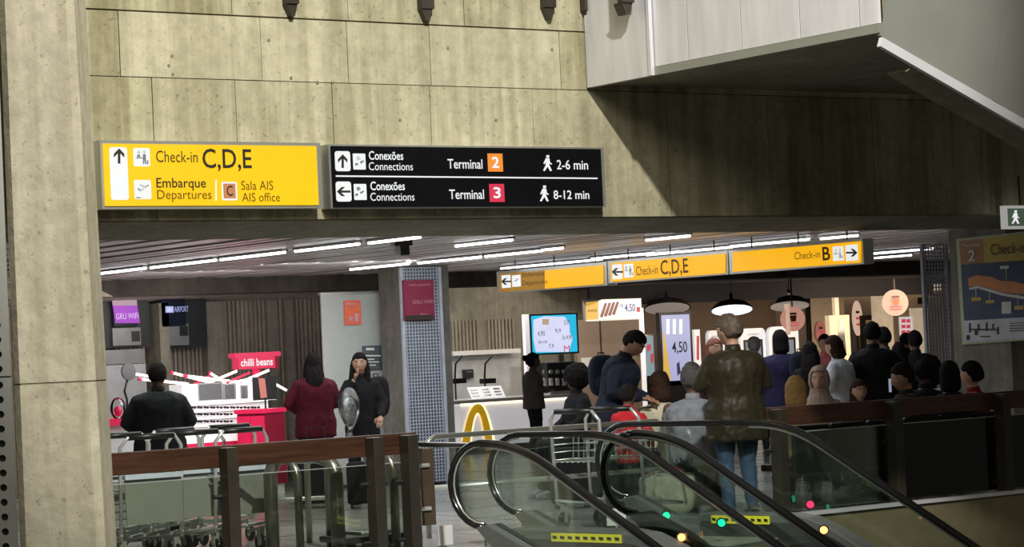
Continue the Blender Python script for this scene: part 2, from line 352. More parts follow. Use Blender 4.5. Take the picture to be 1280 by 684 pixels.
bm = new(); bx(bm, 5, 18.2, 29, 38, 2.95, 3.05); struct(obj('ceiling_back', bm, C_SOF))
# right pier with poster (plane running in depth)
XP = 18.9
yp0, yp1 = onX(1191, 400, XP).y, onX(1330, 400, XP).y
bm = new(); bx(bm, XP, XP+1.2, 17.8, yp0, 0, 2.72); pr = struct(obj('wall_pier', bm, C_FAR))
# left pillar close to the camera, chamfered, turned towards the hall
pc = onV(69, 17.3); hw = .29; ch = .055
bm = new(); o_ = RGT; f_ = FLAT
prof = [(-hw-.045+ch, -hw), (hw-ch, -hw), (hw, -hw+ch), (hw, hw-ch), (hw-ch, hw), (-hw-.045+ch, hw), (-hw-.045, hw-ch), (-hw-.045, -hw+ch)]
def seg(z0, z1, name, parent, m=C_COL, g=0):
    bm = new(); prism(bm, [pc+RGT*(a*(1-g))+FLAT*(b*(1-g)+.38)+Vector((0, 0, z0)) for a, b in prof], (0, 0, z1-z0))
    for v in bm.verts:
        if (v.co-pc).dot(RGT) > 0: v.co -= RGT*(.0175*(v.co.z-.2))
    return obj(name, bm, m, parent)
zjt = 1.7-(478-hz(78))/FPX*17.3
pil = struct(seg(-.45, zjt-.006, 'trim_5', None)); seg(zjt-.006, zjt+.006, 'dark_joint', pil, JOINT, .02); seg(zjt+.006, 5.5, 'pillar_shaft', pil)
# perforated steel strip left of the pillar: a real plate with round holes
st = thing('perforated_panel', 'tall perforated grey metal strip at the extreme left edge, beside the concrete pillar', 'metal panel', onV(5, 16.6, -.4))
PV = 16.6; s_ = FPX/PV
def plate(z0, z1, name):
    bm = new(); cell = 18.3/s_; xh = .0; n = int(math.ceil((z1-z0)/cell)); z0 = z1-n*cell if z0 < 0 else z0
    c0 = onV(-1.5, PV); wl_, wr_ = -.16, .082
    for i in range(n):
        zc = z0+cell*(i+.5)
        hole = [(.0+math.cos(t*math.pi/8)*cell*.25, math.sin(t*math.pi/8)*cell*.25) for t in range(16)]
        sq = []
        for t in range(16):
            a, b = math.cos(t*math.pi/8), math.sin(t*math.pi/8); k = .5*cell/max(abs(a), abs(b)); sq.append((a*k, b*k))
        lift = lambda p, d=0: c0+RGT*p[0]+Vector((0, 0, zc+p[1]))+FLAT*d
        hv = [bm.verts.new(lift(p)) for p in hole]; hb = [bm.verts.new(lift(p, .02)) for p in hole]; sv = [bm.verts.new(lift(p)) for p in sq]
        for t in range(16):
            u = (t+1) % 16; bm.faces.new((hv[t], hv[u], sv[u], sv[t])); bm.faces.new((hv[t], hb[t], hb[u], hv[u]))
        for xa, xb in ((wl_, -cell/2), (cell/2, wr_)):
            f = [bm.verts.new(lift((xa, -cell/2))), bm.verts.new(lift((xb, -cell/2))), bm.verts.new(lift((xb, cell/2))), bm.verts.new(lift((xa, cell/2)))]; bm.faces.new(f)
    return obj(name, bm, mat('grey_painted_metal', (.42, .42, .39), .5, .2, .05), st)
zs = 1.7-(470-hz(5))/s_
plate(-.4, zs-.01, 'perforated_plate'); plate(zs, 5.2, 'perforated_plate')
bm = new(); c0 = onV(-1.5, PV)+FLAT*.05; obox(bm, c0+Vector((0, 0, 2.2))-RGT*.03, RGT, FLAT, (0, 0, 1), .10, .02, 2.6); obj('dark_backing', bm, BLACK, st)

# ---------------------------------------------------------------- stainless steel box (upper escalator landing) at top right
XB, ZB = 12.75, 3.94; YB0 = onX(1100, 47, XB).y
bxr = thing('steel_clad_bridge', 'big brushed steel clad escalator bridge jutting from the concrete wall at top right', 'bridge', (XB, 15, ZB))
seam = [752, 816, 860, 927, 1001, 1076, 1100]
ys = [onX(c, 60, XB).y for c in seam]; ys[0] = YW-.02; ys[-1] = YB0
for i in range(6):
    off = -.03 if i == 0 else 0
    bm = new(); bx(bm, XB+off, XB+.03, ys[i]-.008, ys[i+1]+.008, (ZB-.0 if i == 0 else ZB+.075), 5.6); obj('cladding_panel', bm, STEEL, bxr)
bm = new(); bx(bm, XB-.045, XB-.01, ys[1]-.02, ys[1]+.02, ZB+.0, 5.6); obj('cover_strip', bm, STEEL, bxr)
bm = new(); bx(bm, XB+.01, XB+.05, YB0+.01, YW-.03, ZB+.02, 5.5); obj('seam_backing', bm, BLACK, bxr)
bm = new(); bx(bm, XB-.012, XB+.04, YB0, ys[1], ZB, ZB+.07); obj('bottom_rim', bm, STEELD, bxr)
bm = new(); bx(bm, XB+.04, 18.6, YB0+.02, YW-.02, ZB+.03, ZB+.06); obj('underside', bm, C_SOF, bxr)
# inclined side facing the camera
a0 = onY(1100, 47, YB0); a1 = onY(1113, 0, YB0); b0 = onY(1330, 180, YB0); up = (0, 0, 2.2)
dv = (a1-a0); top = a0+dv*4.5
pts = [a0, b0, b0+Vector((.3, 0, 3.2)), top]
c0_, c1_ = onY(1235, 0, YB0), 0
bm = new(); q0 = a0+(b0-a0)*.60; q1 = q0+(dv*-.0+Vector((.32, 0, 1.3)))
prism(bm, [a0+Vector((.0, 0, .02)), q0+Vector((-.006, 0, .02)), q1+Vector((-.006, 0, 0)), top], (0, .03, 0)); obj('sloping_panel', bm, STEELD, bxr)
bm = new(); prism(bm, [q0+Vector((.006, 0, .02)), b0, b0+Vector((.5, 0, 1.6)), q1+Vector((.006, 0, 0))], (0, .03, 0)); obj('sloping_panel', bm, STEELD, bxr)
rv = (b0-a0).normalized(); pn = Vector((rv.z, 0, -rv.x)); pn = pn if pn.z < 0 else -pn
bm = new(); prism(bm, [a0-Vector((0, .03, 0)), b0-Vector((0, .03, 0)), b0-Vector((0, .03, 0))+pn*.075, a0-Vector((0, .03, 0))+pn*.075], (0, .04, 0)); obj('sloping_rim', bm, STEEL, bxr)
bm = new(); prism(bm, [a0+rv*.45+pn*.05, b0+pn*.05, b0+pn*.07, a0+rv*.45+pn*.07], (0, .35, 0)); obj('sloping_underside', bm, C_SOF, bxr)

# hanging dark brackets on top of the wall
def bracket(px, py, w_, lab, Y=YW-.09):
    l = onY(px, py, Y) if Y > 16 else onX(px, py, XB-.16); Y = Y if Y > 16 else l.y; t = thing('wall_bracket', lab, 'bracket', (l.x, Y, l.z), 0, 'dark brackets along the top of the wall')
    wm = w_/150/.82; bm = new(); bx(bm, l.x-wm/2, l.x+wm/2, Y, Y+.07, l.z+.05, 5.3); obj('hanger', bm, BRONZE, t)
    bm = new(); prism(bm, [(l.x-wm*.45, Y+.02, l.z+.05), (l.x+wm*.45, Y+.02, l.z+.05), (l.x+wm*.2, Y+.02, l.z-.05), (l.x-wm*.1, Y+.02, l.z-.05)], (0, .12, 0)); obj('bracket_foot', bm, BRONZE, t)
bracket(367, 12, 14, 'small dark bracket at the top edge above the yellow lightbox sign')
bracket(536, 18, 15, 'dark hanging bracket at the top edge above the left half of the black sign')
bracket(689, 16, 15, 'dark hanging bracket at the top edge above the right half of the black sign')
bracket(741, 20, 20, 'wide dark bracket beside the corner of the steel bridge')
bracket(786, 10, 16, 'dark bracket in front of the first panel of the steel bridge', 15.4)

# ================================================================ SIGNS
YEL = emi('backlit_yellow', (1.0, .59, .0), .95); INK = mat('black_ink', (.015, .012, .008), .5)
WHT = emi('backlit_white', (.92, .95, .95), .85); BLKS = mat('black_sign_face', (.006, .006, .007), .2, 0, .1, spec=.15)
FRM = mat('aluminium_frame', (.48, .49, .46), .35, .7, .06)
REDC = emi('backlit_red', (.75, .04, .09), .8); ORG = emi('backlit_orange', (.95, .30, .04), .85); OCH = emi('backlit_ochre', (.72, .28, .12), .7)
BRN = mat('brown_ink', (.10, .045, .0), .5)
# yellow check-in sign on the beam
t = thing('lightbox_sign', 'large yellow backlit check-in C, D, E direction sign on the concrete wall', 'sign', onY(262, 260, YW-.1))
bm = new(); bxY(bm, 126, 177, 402, 261, YW-.16, .15); obj('housing', bm, FRM, t)
F = Face('Y', YW-.16, t)
F.rect(130, 181, 397, 257, YEL, 'yellow_face', 0)
F.l = .018
F.rect(138, 184, 160, 250, WHT, 'white_tab', 0, .15); F.arrow(149, 195, 19, 'up', INK)
F.rect(167, 185, 187.5, 208, WHT, 'white_tile', 0, .1); F.desk(177, 197, 19, INK)
F.rect(168, 225, 189, 249, WHT, 'white_tile', 0, .1); F.plane(178.5, 236, 17, INK)
F.polys([[(170, 246.5), (176, 246.5), (176, 248), (170, 248)]], INK)
F.text('Check-in', 195, 188.5, 247, 203, INK); F.text('C,D,E', 253, 186, 314.5, 214.5, INK, bold=.012)
F.text('Embarque', 195.5, 222.5, 257.5, 238.5, INK, bold=.01); F.text('Departures', 196.5, 237.5, 264.5, 252.5, BRN)
F.polys([[(269.5, 225), (271, 225), (271, 251), (269.5, 251)]], WHT, 'divider')
F.rect(277.5, 227.5, 296.5, 250.5, WHT, 'white_tile', 0, .1); F.rect(279.5, 229.5, 294.5, 248, OCH, 'ochre_square', .004); F.text('C', 283.5, 232, 291, 245, INK, extra=.01, bold=.01)
F.text('Sala AIS', 301.5, 226, 341.5, 237.5, BRN); F.text('AIS office', 302.5, 241, 350, 252, BRN)
# black connections sign
t = thing('lightbox_sign', 'wide black sign with white connection directions to terminals 2 and 3', 'sign', onY(583, 260, YW-.1))
bm = new(); bxY(bm, 412, 182.5, 756, 259.5, YW-.16, .15); obj('housing', bm, FRM, t)
F = Face('Y', YW-.16, t); F.rect(415, 184.5, 752.5, 258, BLKS, 'black_face'); F.l = .018
for k, (yy, dr, num, mins) in enumerate(((201, 'up', '2', '2-6 min'), (239, 'left', '3', '8-12 min'))):
    x = 0 if k == 0 else 2
    F.rect(419+x*.6, yy-12, 438+x*.6, yy+13, WHT, 'white_tile', 0, .15); F.arrow(428.5+x*.6, yy+.5, 17, dr, INK)
    F.rect(441.5+x*.6, yy-9, 457+x*.6, yy+11, WHT, 'white_tile', 0, .06)
    F.polys([[(445, yy-4), (449, yy-6), (451, yy-2), (447, yy)], [(450, yy+1), (455, yy-1), (455, yy+1), (451, yy+4)], [(444, yy+3), (448, yy+3), (447, yy+6), (444, yy+6)]], BRONZE)
    F.text('Conexões', 461+x, yy-12, 504+x, yy-1, WHT, bold=.012); F.text('Connections', 461+x, yy+2, 516+x, yy+12, WHT)
    F.text('Terminal', 559.5+x, yy-2, 603+x, yy+10, WHT, bold=.008)
    F.rect(610+x, yy-9, 628.5+x, yy+13.5, (ORG, REDC)[k], 'number_square'); F.text(num, 615+x, yy-5, 624+x, yy+9, WHT, extra=.01, bold=.02)
    F.man(685-k*4, yy+3, 20, WHT); F.text(mins, 696-k*4, yy-1, 735+x*.8, yy+11 if k == 0 else yy+10, WHT, bold=.008)
F.polys([[(420, 219.2), (747, 222.2), (747, 223.8), (420, 221)]], WHT, 'divider')
# three hanging yellow signs, one behind the other along the concourse
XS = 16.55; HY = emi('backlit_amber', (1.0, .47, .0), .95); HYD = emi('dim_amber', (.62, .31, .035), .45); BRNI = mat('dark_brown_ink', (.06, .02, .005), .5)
def hang(a, b, ya0, ya1, yb0, yb1, lab):
    y0, y1 = onX(a, 350, XS).y, onX(b, 330, XS).y
    z1 = (onX(a, ya0, XS).z+onX(b, yb0, XS).z)/2; z0 = (onX(a, ya1, XS).z+onX(b, yb1, XS).z)/2
    t = thing('hanging_sign', lab, 'sign', (XS, (y0+y1)/2, z0), 0, 'yellow hanging signs in a row')
    bm = new(); bx(bm, XS, XS+.14, y0, y1, z0, z1); obj('housing', bm, FRM, t)
    for y in (y0-.3, y1+.3, (y0+y1)/2):
        bm = new(); tube(bm, [(XS+.07, y, z1), (XS+.07, y, 2.73)], .008, 6); obj('hanger_rod', bm, BRONZE, t)
    return t, Face('X', XS, t)
t, F = hang(621, 758, 339, 366, 328, 358, 'dim yellow hanging sign with a departures arrow, furthest left of the row of three')
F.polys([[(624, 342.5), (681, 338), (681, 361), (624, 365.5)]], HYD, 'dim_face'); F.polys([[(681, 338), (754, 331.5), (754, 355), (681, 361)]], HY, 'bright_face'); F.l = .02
F.rect(627, 344, 638, 360, WHT, 'white_tile'); F.arrow(632.5, 352, 12, 'left', INK); F.rect(640, 344, 650.5, 358.5, WHT, 'white_tile'); F.plane(645.5, 350.5, 8, INK)
F.text('Embarque', 653, 339.5, 680, 347, BRNI); F.text('Departures', 653, 350, 684, 357.5, BRNI)
t, F = hang(760.5, 910, 326, 354, 313.5, 343.5, 'middle hanging yellow sign reading check-in C, D, E')
F.polys([[(763.5, 329), (906.5, 317), (906.5, 341.5), (763.5, 352.5)]], HY, 'yellow_face'); F.l = .02
F.rect(765.5, 330.5, 777.5, 349, WHT, 'white_tile'); F.arrow(771.5, 340, 14, 'left', INK); F.rect(780, 330, 791.5, 347, WHT, 'white_tile'); F.desk(785.5, 338.5, 13, INK)
F.text('Check-in', 795, 332, 822, 343.5, BRNI); F.text('C,D,E', 825.5, 324, 860, 345.5, BRNI, bold=.012)
t, F = hang(912.5, 1080, 312.5, 341.5, 298.5, 331.5, 'hanging yellow sign reading check-in B, nearest and rightmost of the row of three')
F.polys([[(915.5, 315.5), (1076, 301.5), (1076, 328.5), (915.5, 340)]], HY, 'yellow_face'); F.l = .02
F.text('Check-in', 993, 314, 1025, 323.5, BRNI); F.text('B', 1028, 308.5, 1037.5, 325.5, BRNI, bold=.015)
F.rect(1041, 308, 1054, 326, WHT, 'white_tile'); F.desk(1047.5, 317, 13, INK); F.rect(1057, 306, 1072, 326, WHT, 'white_tile'); F.arrow(1064.5, 316, 14, 'right', INK)
# exit sign at right edge
GRN = emi('exit_green_grey', (.10, .15, .10), .5)
t = thing('exit_sign', 'small green exit sign with a running figure at the right edge', 'sign', onY(1272, 285, 16.6))
bm = new(); bxY(bm, 1256, 257, 1300, 286, 16.62, .06); obj('housing', bm, emi('glowing_white_frame', (.7, .7, .66), .45), t); F = Face('Y', 16.62, t); F.rect(1260, 260.5, 1296, 282.5, GRN, 'green_face'); F.l = .018; F.man(1270, 271.5, 17, WHT)  # housing is no lamp; its emission is added to make the frame lighter
bm = new(); p = onY(1275, 257, 16.65); tube(bm, [p, p+Vector((0, 0, .3))], .01, 6); obj('hanger_rod', bm, BRONZE, t)
# map poster on the right pier
PY = mat('poster_ochre', (.62, .46, .08), .6, 0, .03); PBR = mat('poster_brown', (.45, .22, .10), .6); PNV = mat('poster_navy', (.045, .07, .13), .6); PW = mat('poster_grey_white', (.62, .62, .68), .6); POR = mat('poster_orange', (.72, .27, .10), .6); PT = mat('poster_pale_print', (.78, .78, .70), .6); PFR = mat('poster_green_frame', (.55, .60, .38), .6)
t = thing('terminal_map', 'large terminal map poster with ochre header and orange floor plan on the right pier', 'poster', onX(1240, 430, XP))
def pq(F, pts, m, nm, e=0): return F.polys([pts], m, nm, e)
F = Face('X', XP, t, .02); pq(F, [(1195, 299), (1330, 284), (1332, 422), (1203, 431)], PFR, 'frame')
F.l = .028; pq(F, [(1199, 301.5), (1229, 298.5), (1230, 329), (1201, 331)], PBR, 'brown_header'); pq(F, [(1229, 298.5), (1326, 288), (1327, 322), (1230, 329)], PY, 'ochre_header')
pq(F, [(1201, 331), (1327, 322), (1330, 394), (1205, 401)], PNV, 'navy_field'); pq(F, [(1205, 401), (1330, 394), (1331, 420), (1206, 428)], PW, 'pale_footer')
F.l = .034
pq(F, [(1210, 348), (1220, 344), (1238, 346), (1250, 351), (1268, 352), (1290, 358), (1300, 372), (1278, 368), (1256, 366), (1236, 360), (1222, 357), (1211, 359)], POR, 'floor_plan')
pq(F, [(1211, 360), (1222, 357.5), (1236, 361), (1256, 367), (1278, 370), (1290, 376), (1272, 373), (1252, 369.5), (1234, 364), (1222, 360.5), (1212, 362.5)], PT, 'pale_outline')
for a, b, c, d in ((1250, 332, 1261, 336), (1214, 371.5, 1226, 376), (1232, 375, 1243, 379), (1252, 377, 1264, 392), (1268, 382, 1279, 387)): pq(F, [(a, b+.5), (c, b), (c, d), (a, d+.5)], PT if a in (1250, 1252) else PY, 'map_label')
for a, b, c, d in ((1219.5, 357, 1220.2, 371), (1236.5, 362, 1237.2, 375), (1257.5, 336, 1258.2, 350), (1272, 368, 1272.7, 382)): pq(F, [(a, b), (c, b), (c, d), (a, d)], PT, 'label_line')
F.text('2', 1210, 312.5, 1219, 326.5, PT, bold=.02); F.text('Terminal', 1203, 304, 1224, 308.5, PT); F.text('Check-in C', 1238, 303, 1296, 317, INK)
for a, b, c, d in ((1211, 404, 1213, 416), (1211, 411, 1246, 413), (1222, 405, 1224, 412), (1232, 403, 1234, 414), (1240, 405, 1242, 411), (1218, 413, 1222, 419), (1246, 409, 1248, 418), (1225, 420, 1238, 421.5), (1208, 419, 1212, 425)): pq(F, [(a, b), (c, b), (c, d), (a, d)], BRONZE, 'terminal_diagram')
for k in range(4): pq(F, [(1262, 404+k*3.2), (1300, 402+k*3.2), (1300, 403+k*3.2), (1262, 405+k*3.2)], BRONZE, 'small_print')
# ---------------------------------------------------------------- ceiling tubes
TUBE = emi('white_light_tube', (.92, .93, 1.0), 7.0)
def ctube(x0, y0, x1, y1, lab, m=None):
    a, b = onZ(x0, y0, 2.705), onZ(x1, y1, 2.705); X = (a.x+b.x)/2
    t = thing('tube_light', lab, 'ceiling light', (X, (a.y+b.y)/2, 2.70), 0, 'linear tube lights in the slatted ceiling')
    bm = new(); bx(bm, X-.035, X+.035, a.y, b.y, 2.70, 2.725); obj('housing', bm, FRM, t)
    bm = new(); tube(bm, [(X, a.y, 2.690), (X, b.y, 2.690)], .0125, 8); obj('tube', bm, m or TUBE, t)
tl = [(100, 343, 185, 333.5, 'slim ceiling tube light at the far left, beside the pillar'), (190, 333, 268, 323.5, 'second ceiling tube light from the left pillar in the front run'), (274, 323, 358, 313.5, 'third ceiling tube light in the front run, below the yellow sign'),
 (364, 312.5, 454, 303, 'ceiling tube light below the left end of the black sign'), (461, 302, 525, 294.5, 'ceiling tube light touching the beam under the black sign'),
 (435, 335.5, 514, 328, 'ceiling tube light left of and above the maroon sign'), (519, 327.5, 605, 319.5, 'ceiling tube light right above the mesh column'), (610, 319, 674, 312, 'ceiling tube light above the left hanging sign'), (681, 311, 700, 308.5, 'short end of tube light in the middle of the ceiling'),
 (640, 334, 738, 323, 'tube light grazing the dim hanging sign'), (745, 322, 812, 315, 'tube light just above the join of the two left hanging signs'), (818, 317, 905, 307.5, 'tube light above the middle hanging sign'), (915, 306.5, 1010, 297.5, 'tube light above the left part of the check-in B sign'), (1018, 297, 1080, 292.5, 'tube light above the right end of the check-in B sign'),
 (806, 298.5, 864, 293, 'tube light right under the concrete beam at mid ceiling'), (1084, 317, 1154, 309.5, 'tube light between the check-in B sign and the right mesh column'), (1060, 325, 1120, 318, 'short tube light behind the check-in B sign'), (560, 306, 650, 298, 'faint tube light close under the beam left of centre')]
for a in tl: ctube(*a)
# pendant sensor box in the ceiling
p = onZ(503, 322, 2.55); t = thing('ceiling_sensor', 'small dark box hanging from the slatted ceiling above the mesh column', 'sensor', (p.x, p.y, 2.55))
bm = new(); bx(bm, p.x-.05, p.x+.05, p.y-.05, p.y+.05, 2.57, 2.66); obj('box', bm, BRONZE, t); bm = new(); bx(bm, p.x-.10, p.x+.10, p.y-.03, p.y+.03, 2.66, 2.71); obj('mount', bm, BRONZE, t)

# ================================================================ COLUMN WITH MESH, PARTITION, MAROON SIGN
Yc = 25.0
xl, xr = onY(503, 450, Yc).x, onY(565, 450, Yc).x
bm = new(); bx(bm, xl, xr, Yc, Yc+.48, 0, 2.72); struct(obj('trim_6', bm, concrete('column_concrete', (.21, .20, .18), (.14, .135, .12), .4, .5)))
MESHB = mat('blue_grey_sheet', (.085, .105, .15), .5, .2); MESHW = mat('galvanised_wire', (.46, .49, .56), .5, .2)
def mesh_col(px0, px1, Y, lab, pitch=.042, wire=.012, back=True, z1=2.7):
    x0, x1 = onY(px0, 470, Y).x, onY(px1, 470, Y).x
    t = thing('mesh_column_cover', lab, 'mesh panel', ((x0+x1)/2, Y, 0))
    if back: bm = new(); bx(bm, x0+.01, x1-.01, Y+.02, Y+.05, .03, z1); obj('backing_sheet', bm, MESHB, t)
    bm = new(); n = int((x1-x0)/pitch)
    for i in range(1, n): x = x0+(x1-x0)*i/n; bx(bm, x-wire/2, x+wire/2, Y, Y+.008, .03, z1)
    stuff(obj('vertical_wires', bm, MESHW, t)); bm = new(); z = .05
    while z < z1: bx(bm, x0, x1, Y+.008, Y+.016, z-wire/2, z+wire/2); z += pitch
    stuff(obj('cross_wires', bm, MESHW, t))
    for x in (x0, x1): bm = new(); bx(bm, x-.02, x+.02, Y-.01, Y+.03, 0, z1); obj('edge_frame', bm, MESHW, t)
    return t
mesh_col(507, 555, Yc-.09, 'blue-grey square wire mesh covering the concrete column at centre left')
mesh_col(1161, 1191, 21.2, 'pale perforated mesh column cover beside the terminal map', .048, .017, back=False)
MAR = mat('maroon_sign', (.20, .018, .05), .45, 0, .05, em=.12); PNK = mat('pale_pink_print', (.60, .30, .34), .5)
t = thing('wifi_sign', 'maroon sign advertising airport wifi, fixed on top of the mesh column', 'sign', onY(524, 400, Yc-.13))
bm = new(); bxY(bm, 506, 350, 543, 400, Yc-.16, .05); obj('board', bm, MAR, t); F = Face('Y', Yc-.16, t); F.text('GRU WIFI', 516, 375, 542, 379.5, PNK); F.text('WIFI GRATIS', 511, 355, 538, 357.5, PNK); F.text('free', 525, 391.5, 534, 393.5, PNK); F.rect(507, 394, 542.5, 399.5, BRONZE, 'dark_band')
# pale partition with top rail and two notices
Yp = 25.6; WG = mat('pale_partition', (.42, .44, .42), .35, 0, .05)
t = thing('partition_panel', 'pale grey freestanding partition left of the mesh column', 'partition', (onY(440, 500, Yp).x, Yp, 0))
bm = new(); x0, x1 = onY(405, 450, Yp).x, onY(478, 450, Yp).x; z = onY(440, 368, Yp).z; bx(bm, x0, x1, Yp, Yp+.03, .05, z); obj('panel', bm, WG, t)
bm = new(); bx(bm, x0-.02, x1+.02, Yp-.02, Yp+.05, z, z+.03); obj('top_rail', bm, FRM, t)
for x in (x0+.1, x1-.1): bm = new(); bx(bm, x-.03, x+.03, Yp-.1, Yp+.13, 0, .05); obj('foot', bm, FRM, t)
SAL = mat('salmon_notice', (.62, .12, .06), .5, em=.2); t = thing('notice', 'small orange-red notice hanging high on the pale partition', 'notice', onY(442, 405, Yp-.03))
bm = new(); bxY(bm, 431, 375.5, 451, 406, Yp-.035, .015); obj('board', bm, SAL, t); F = Face('Y', Yp-.035, t); F.polys([[(433, 379), (446, 379), (446, 381), (433, 381)], [(436, 396), (441, 396), (441, 401), (436, 401)], [(443, 392), (448, 392), (448, 402), (443, 402)]], PNK, 'lettering')
t = thing('notice', 'small dark grey-blue notice lower on the pale partition, above the woman with the plastic bag', 'notice', onY(467, 462, Yp-.03))
bm = new(); bxY(bm, 454, 432, 480, 462, Yp-.035, .015); obj('board', bm, mat('slate_notice', (.09, .10, .125), .5), t); F = Face('Y', Yp-.035, t)
for a, b, c, d in ((458, 435, 468, 438), (456, 444, 476, 445.5), (456, 448.5, 468, 450), (456, 452, 474, 453.2), (456, 456, 470, 457.2)): F.polys([[(a, b), (c, b), (c, d), (a, d)]], PT, 'lettering')
SATIN = mat('satin_dark_steel', (.30, .30, .26), .28, .75, .05)
# ================================================================ GUARD RAILS
YR = 16.86
def rail(pa, pb, lab, posts, panes, ends=()):
    xa, xb = onY(pa, 560, YR).x, onY(pb, 540, YR).x
    t = thing('guard_rail', lab, 'railing', ((xa+xb)/2, YR, 0))
    bm = new(); bx(bm, xa, xb, YR-.01, YR+.05, .825, 1.0); obj('top_rail', bm, WOOD, t, bevel=.008)
    for px in posts:
        x = onY(px, 600, YR-.07).x; bm = new(); bx(bm, x-.05, x+.05, YR-.155, YR-.012, -.42, .985); obj('post', bm, BRONZE, t, bevel=.006)
        for z in (.60, .12):
            bm = new(); tube(bm, [(x-.12, YR-.03, z), (x+.12, YR-.03, z)], .018, 8); obj('glass_clamp', bm, BLACK, t)
    for a, b in panes:
        x0, x1 = onY(a, 600, YR).x, onY(b, 600, YR).x; bm = new(); bx(bm, x0, x1, YR-.022, YR-.012, .03, .755); obj('glass_pane', bm, GLASSD, t)
        bm = new(); bx(bm, x0, x1, YR-.023, YR-.011, .755, .761); obj('glass_edge', bm, mat('pale_glass_edge', (.30, .36, .33), .2), t)
    return t
rl = rail(118, 519, 'left guard rail with brown wooden top, dark posts and glass', (286, 469, 512), ((118, 283), (289, 466), (472, 509)))
x = onY(532, 600, YR).x; bm = new(); bx(bm, x-.06, x+.055, YR-.05, YR-.01, .22, .86); obj('end_plate', bm, mat('brown_glass_plate', (.07, .052, .035), .3), rl)
for z in (.72, .36): bm = new(); tube(bm, [(x-.10, YR-.06, z), (x-.0, YR-.06, z)], .018, 8); obj('glass_clamp', bm, CHROME, rl)
rail(953, 1400, 'right guard rail with dark brown top, black posts and smoked glass', (975, 1120, 1256), ((981, 1114), (1126, 1248), (1264, 1400)))
# ================================================================ ESCALATORS
DV = RGT*.743 - FLAT*.669; PV_ = RGT*.669 + FLAT*.743; ZT = .95; INC = math.radians(30)
DECK = mat('grey_escalator_deck', (.20, .22, .21), .35, .5, .06); DECK2 = mat('dark_skirt', (.05, .055, .05), .35, .4)
YST = mat('yellow_warning_strip', (.75, .72, .03), .5, 0, .04, em=.15)
def balustrade(esc, bpx, bpy_, L, w_):
    P0 = onZ(bpx, bpy_, ZT); P0.z = 0
    def W(s, z, off=0): return P0 + DV*s + PV_*off + Vector((0, 0, z))
    r = .325; path = []
    for k in range(0, 13): a = math.radians(-90-15*k); path.append((-L+r*math.cos(a), ZT-r+r*math.sin(a)))
    R = 1.3; T = R*math.tan(INC/2)
    if L > T: path.append((-T-.05, ZT))
    for k in range(0, 9): a = INC*k/8; path.append((-min(T, max(L-.02, .1))+R*math.sin(a), ZT-R*(1-math.cos(a))))
    e = path[-1]; path.append((e[0]+6.5*math.cos(INC), e[1]-6.5*math.sin(INC)))
    bm = new(); tube(bm, [W(s, z) for s, z in path], .042, 12, .62, side=PV_); obj('handrail', bm, RUBBER, esc, True)
    bm = new(); tube(bm, [W(s*1.0, z-.034 if i > 12 else z) for i, (s, z) in enumerate(path) if i > 12], .016, 8, side=PV_); obj('handrail_track', bm, CHROME, esc, True)
    bm = new(); inner = [(-L+(s+L)*.93, ZT-r+(z-ZT+r)*.93) for s, z in path[:13]]; tube(bm, [W(s, z) for s, z in inner[:]], .013, 8, side=PV_); obj('newel_trim', bm, CHROME, esc, True)
    # glass
    topo = [(s if i > 12 else -L+(s+L)*.9, z-.035 if i > 12 else ZT-r+(z-ZT+r)*.9) for i, (s, z) in enumerate(path)]
    low = [(-L, .15), (-.21, .15), (topo[-1][0]-.2, .15-(topo[-1][0]-.2+.21)*math.tan(INC))]
    bm = new(); prism(bm, [W(s, z, -.005) for s, z in topo]+[W(s, z, -.005) for s, z in low[::-1]], PV_*.010); obj('glass_panel', bm, GLASS, esc)
    # deck with sloping nose
    dk = [(-L-.02, .30), (-L+.10, .33), (-L+.50, .16), (max(-.21, -L+.52), .15), (6.2, .15-(6.41)*math.tan(INC)), (6.2, -1.0-(6.41)*math.tan(INC)), (-.1, -1.0), (-.1, 0), (-L+.42, .0), (-L+.16, .14)]
    bm = new(); prism(bm, [W(s, z, -.085) for s, z in dk], PV_*.17); obj('deck', bm, DECK, esc, bevel=.01)
    bm = new(); sd = [(-L+.5, .10), (max(-.21, -L+.52), .10), (6.2, .10-(6.41)*math.tan(INC)), (6.2, -.05-(6.41)*math.tan(INC)), (-.2, -.0), (-L+.5, .02)]
    prism(bm, [W(s, z, -.095 if w_ < 0 else .088) for s, z in sd], PV_*.007); obj('skirt_strip', bm, DECK2, esc)
    return W
def escalator(lab, A, B):
    pa = onZ(A[0], A[1], ZT); esc = thing('escalator', lab, 'escalator', (pa.x, pa.y, 0))
    WA = balustrade(esc, *A, -1); WB = balustrade(esc, *B, 1)
    off = (WB(0, 0)-WA(0, 0)).dot(PV_); ds = (WB(0, 0)-WA(0, 0)).dot(DV)
    bm = new(); prism(bm, [WA(-.9, 0.005, .1), WA(.1+ds*.5, 0.005, .1), WA(.1+ds*.5, 0.005, off-.1), WA(-.9, 0.005, off-.1)], (0, 0, .012)); obj('comb_plate', bm, STEELD, esc)
    for k in range(12):
        s = .1+ds*.5+k*.4; z = -.231*k; bm = new(); prism(bm, [WA(s, z, .1), WA(s+.4, z, .1), WA(s+.4, z-.06, .1), WA(s+.02, z-.29, .1), WA(s, z-.28, .1)], PV_*(off-.2)); st_ = obj('step', bm, DECK2, esc)
    return esc, WA, WB
e1, WA, WB = escalator('nearer escalator at centre with short looped newel, going down to the right', (620, 553.5, .16), (776, 542, 1.10))
e2, WC, WD = escalator('farther escalator beside the man in the olive jacket, going down to the right', (836, 540.5, .36), (985, 527.5, 1.75))
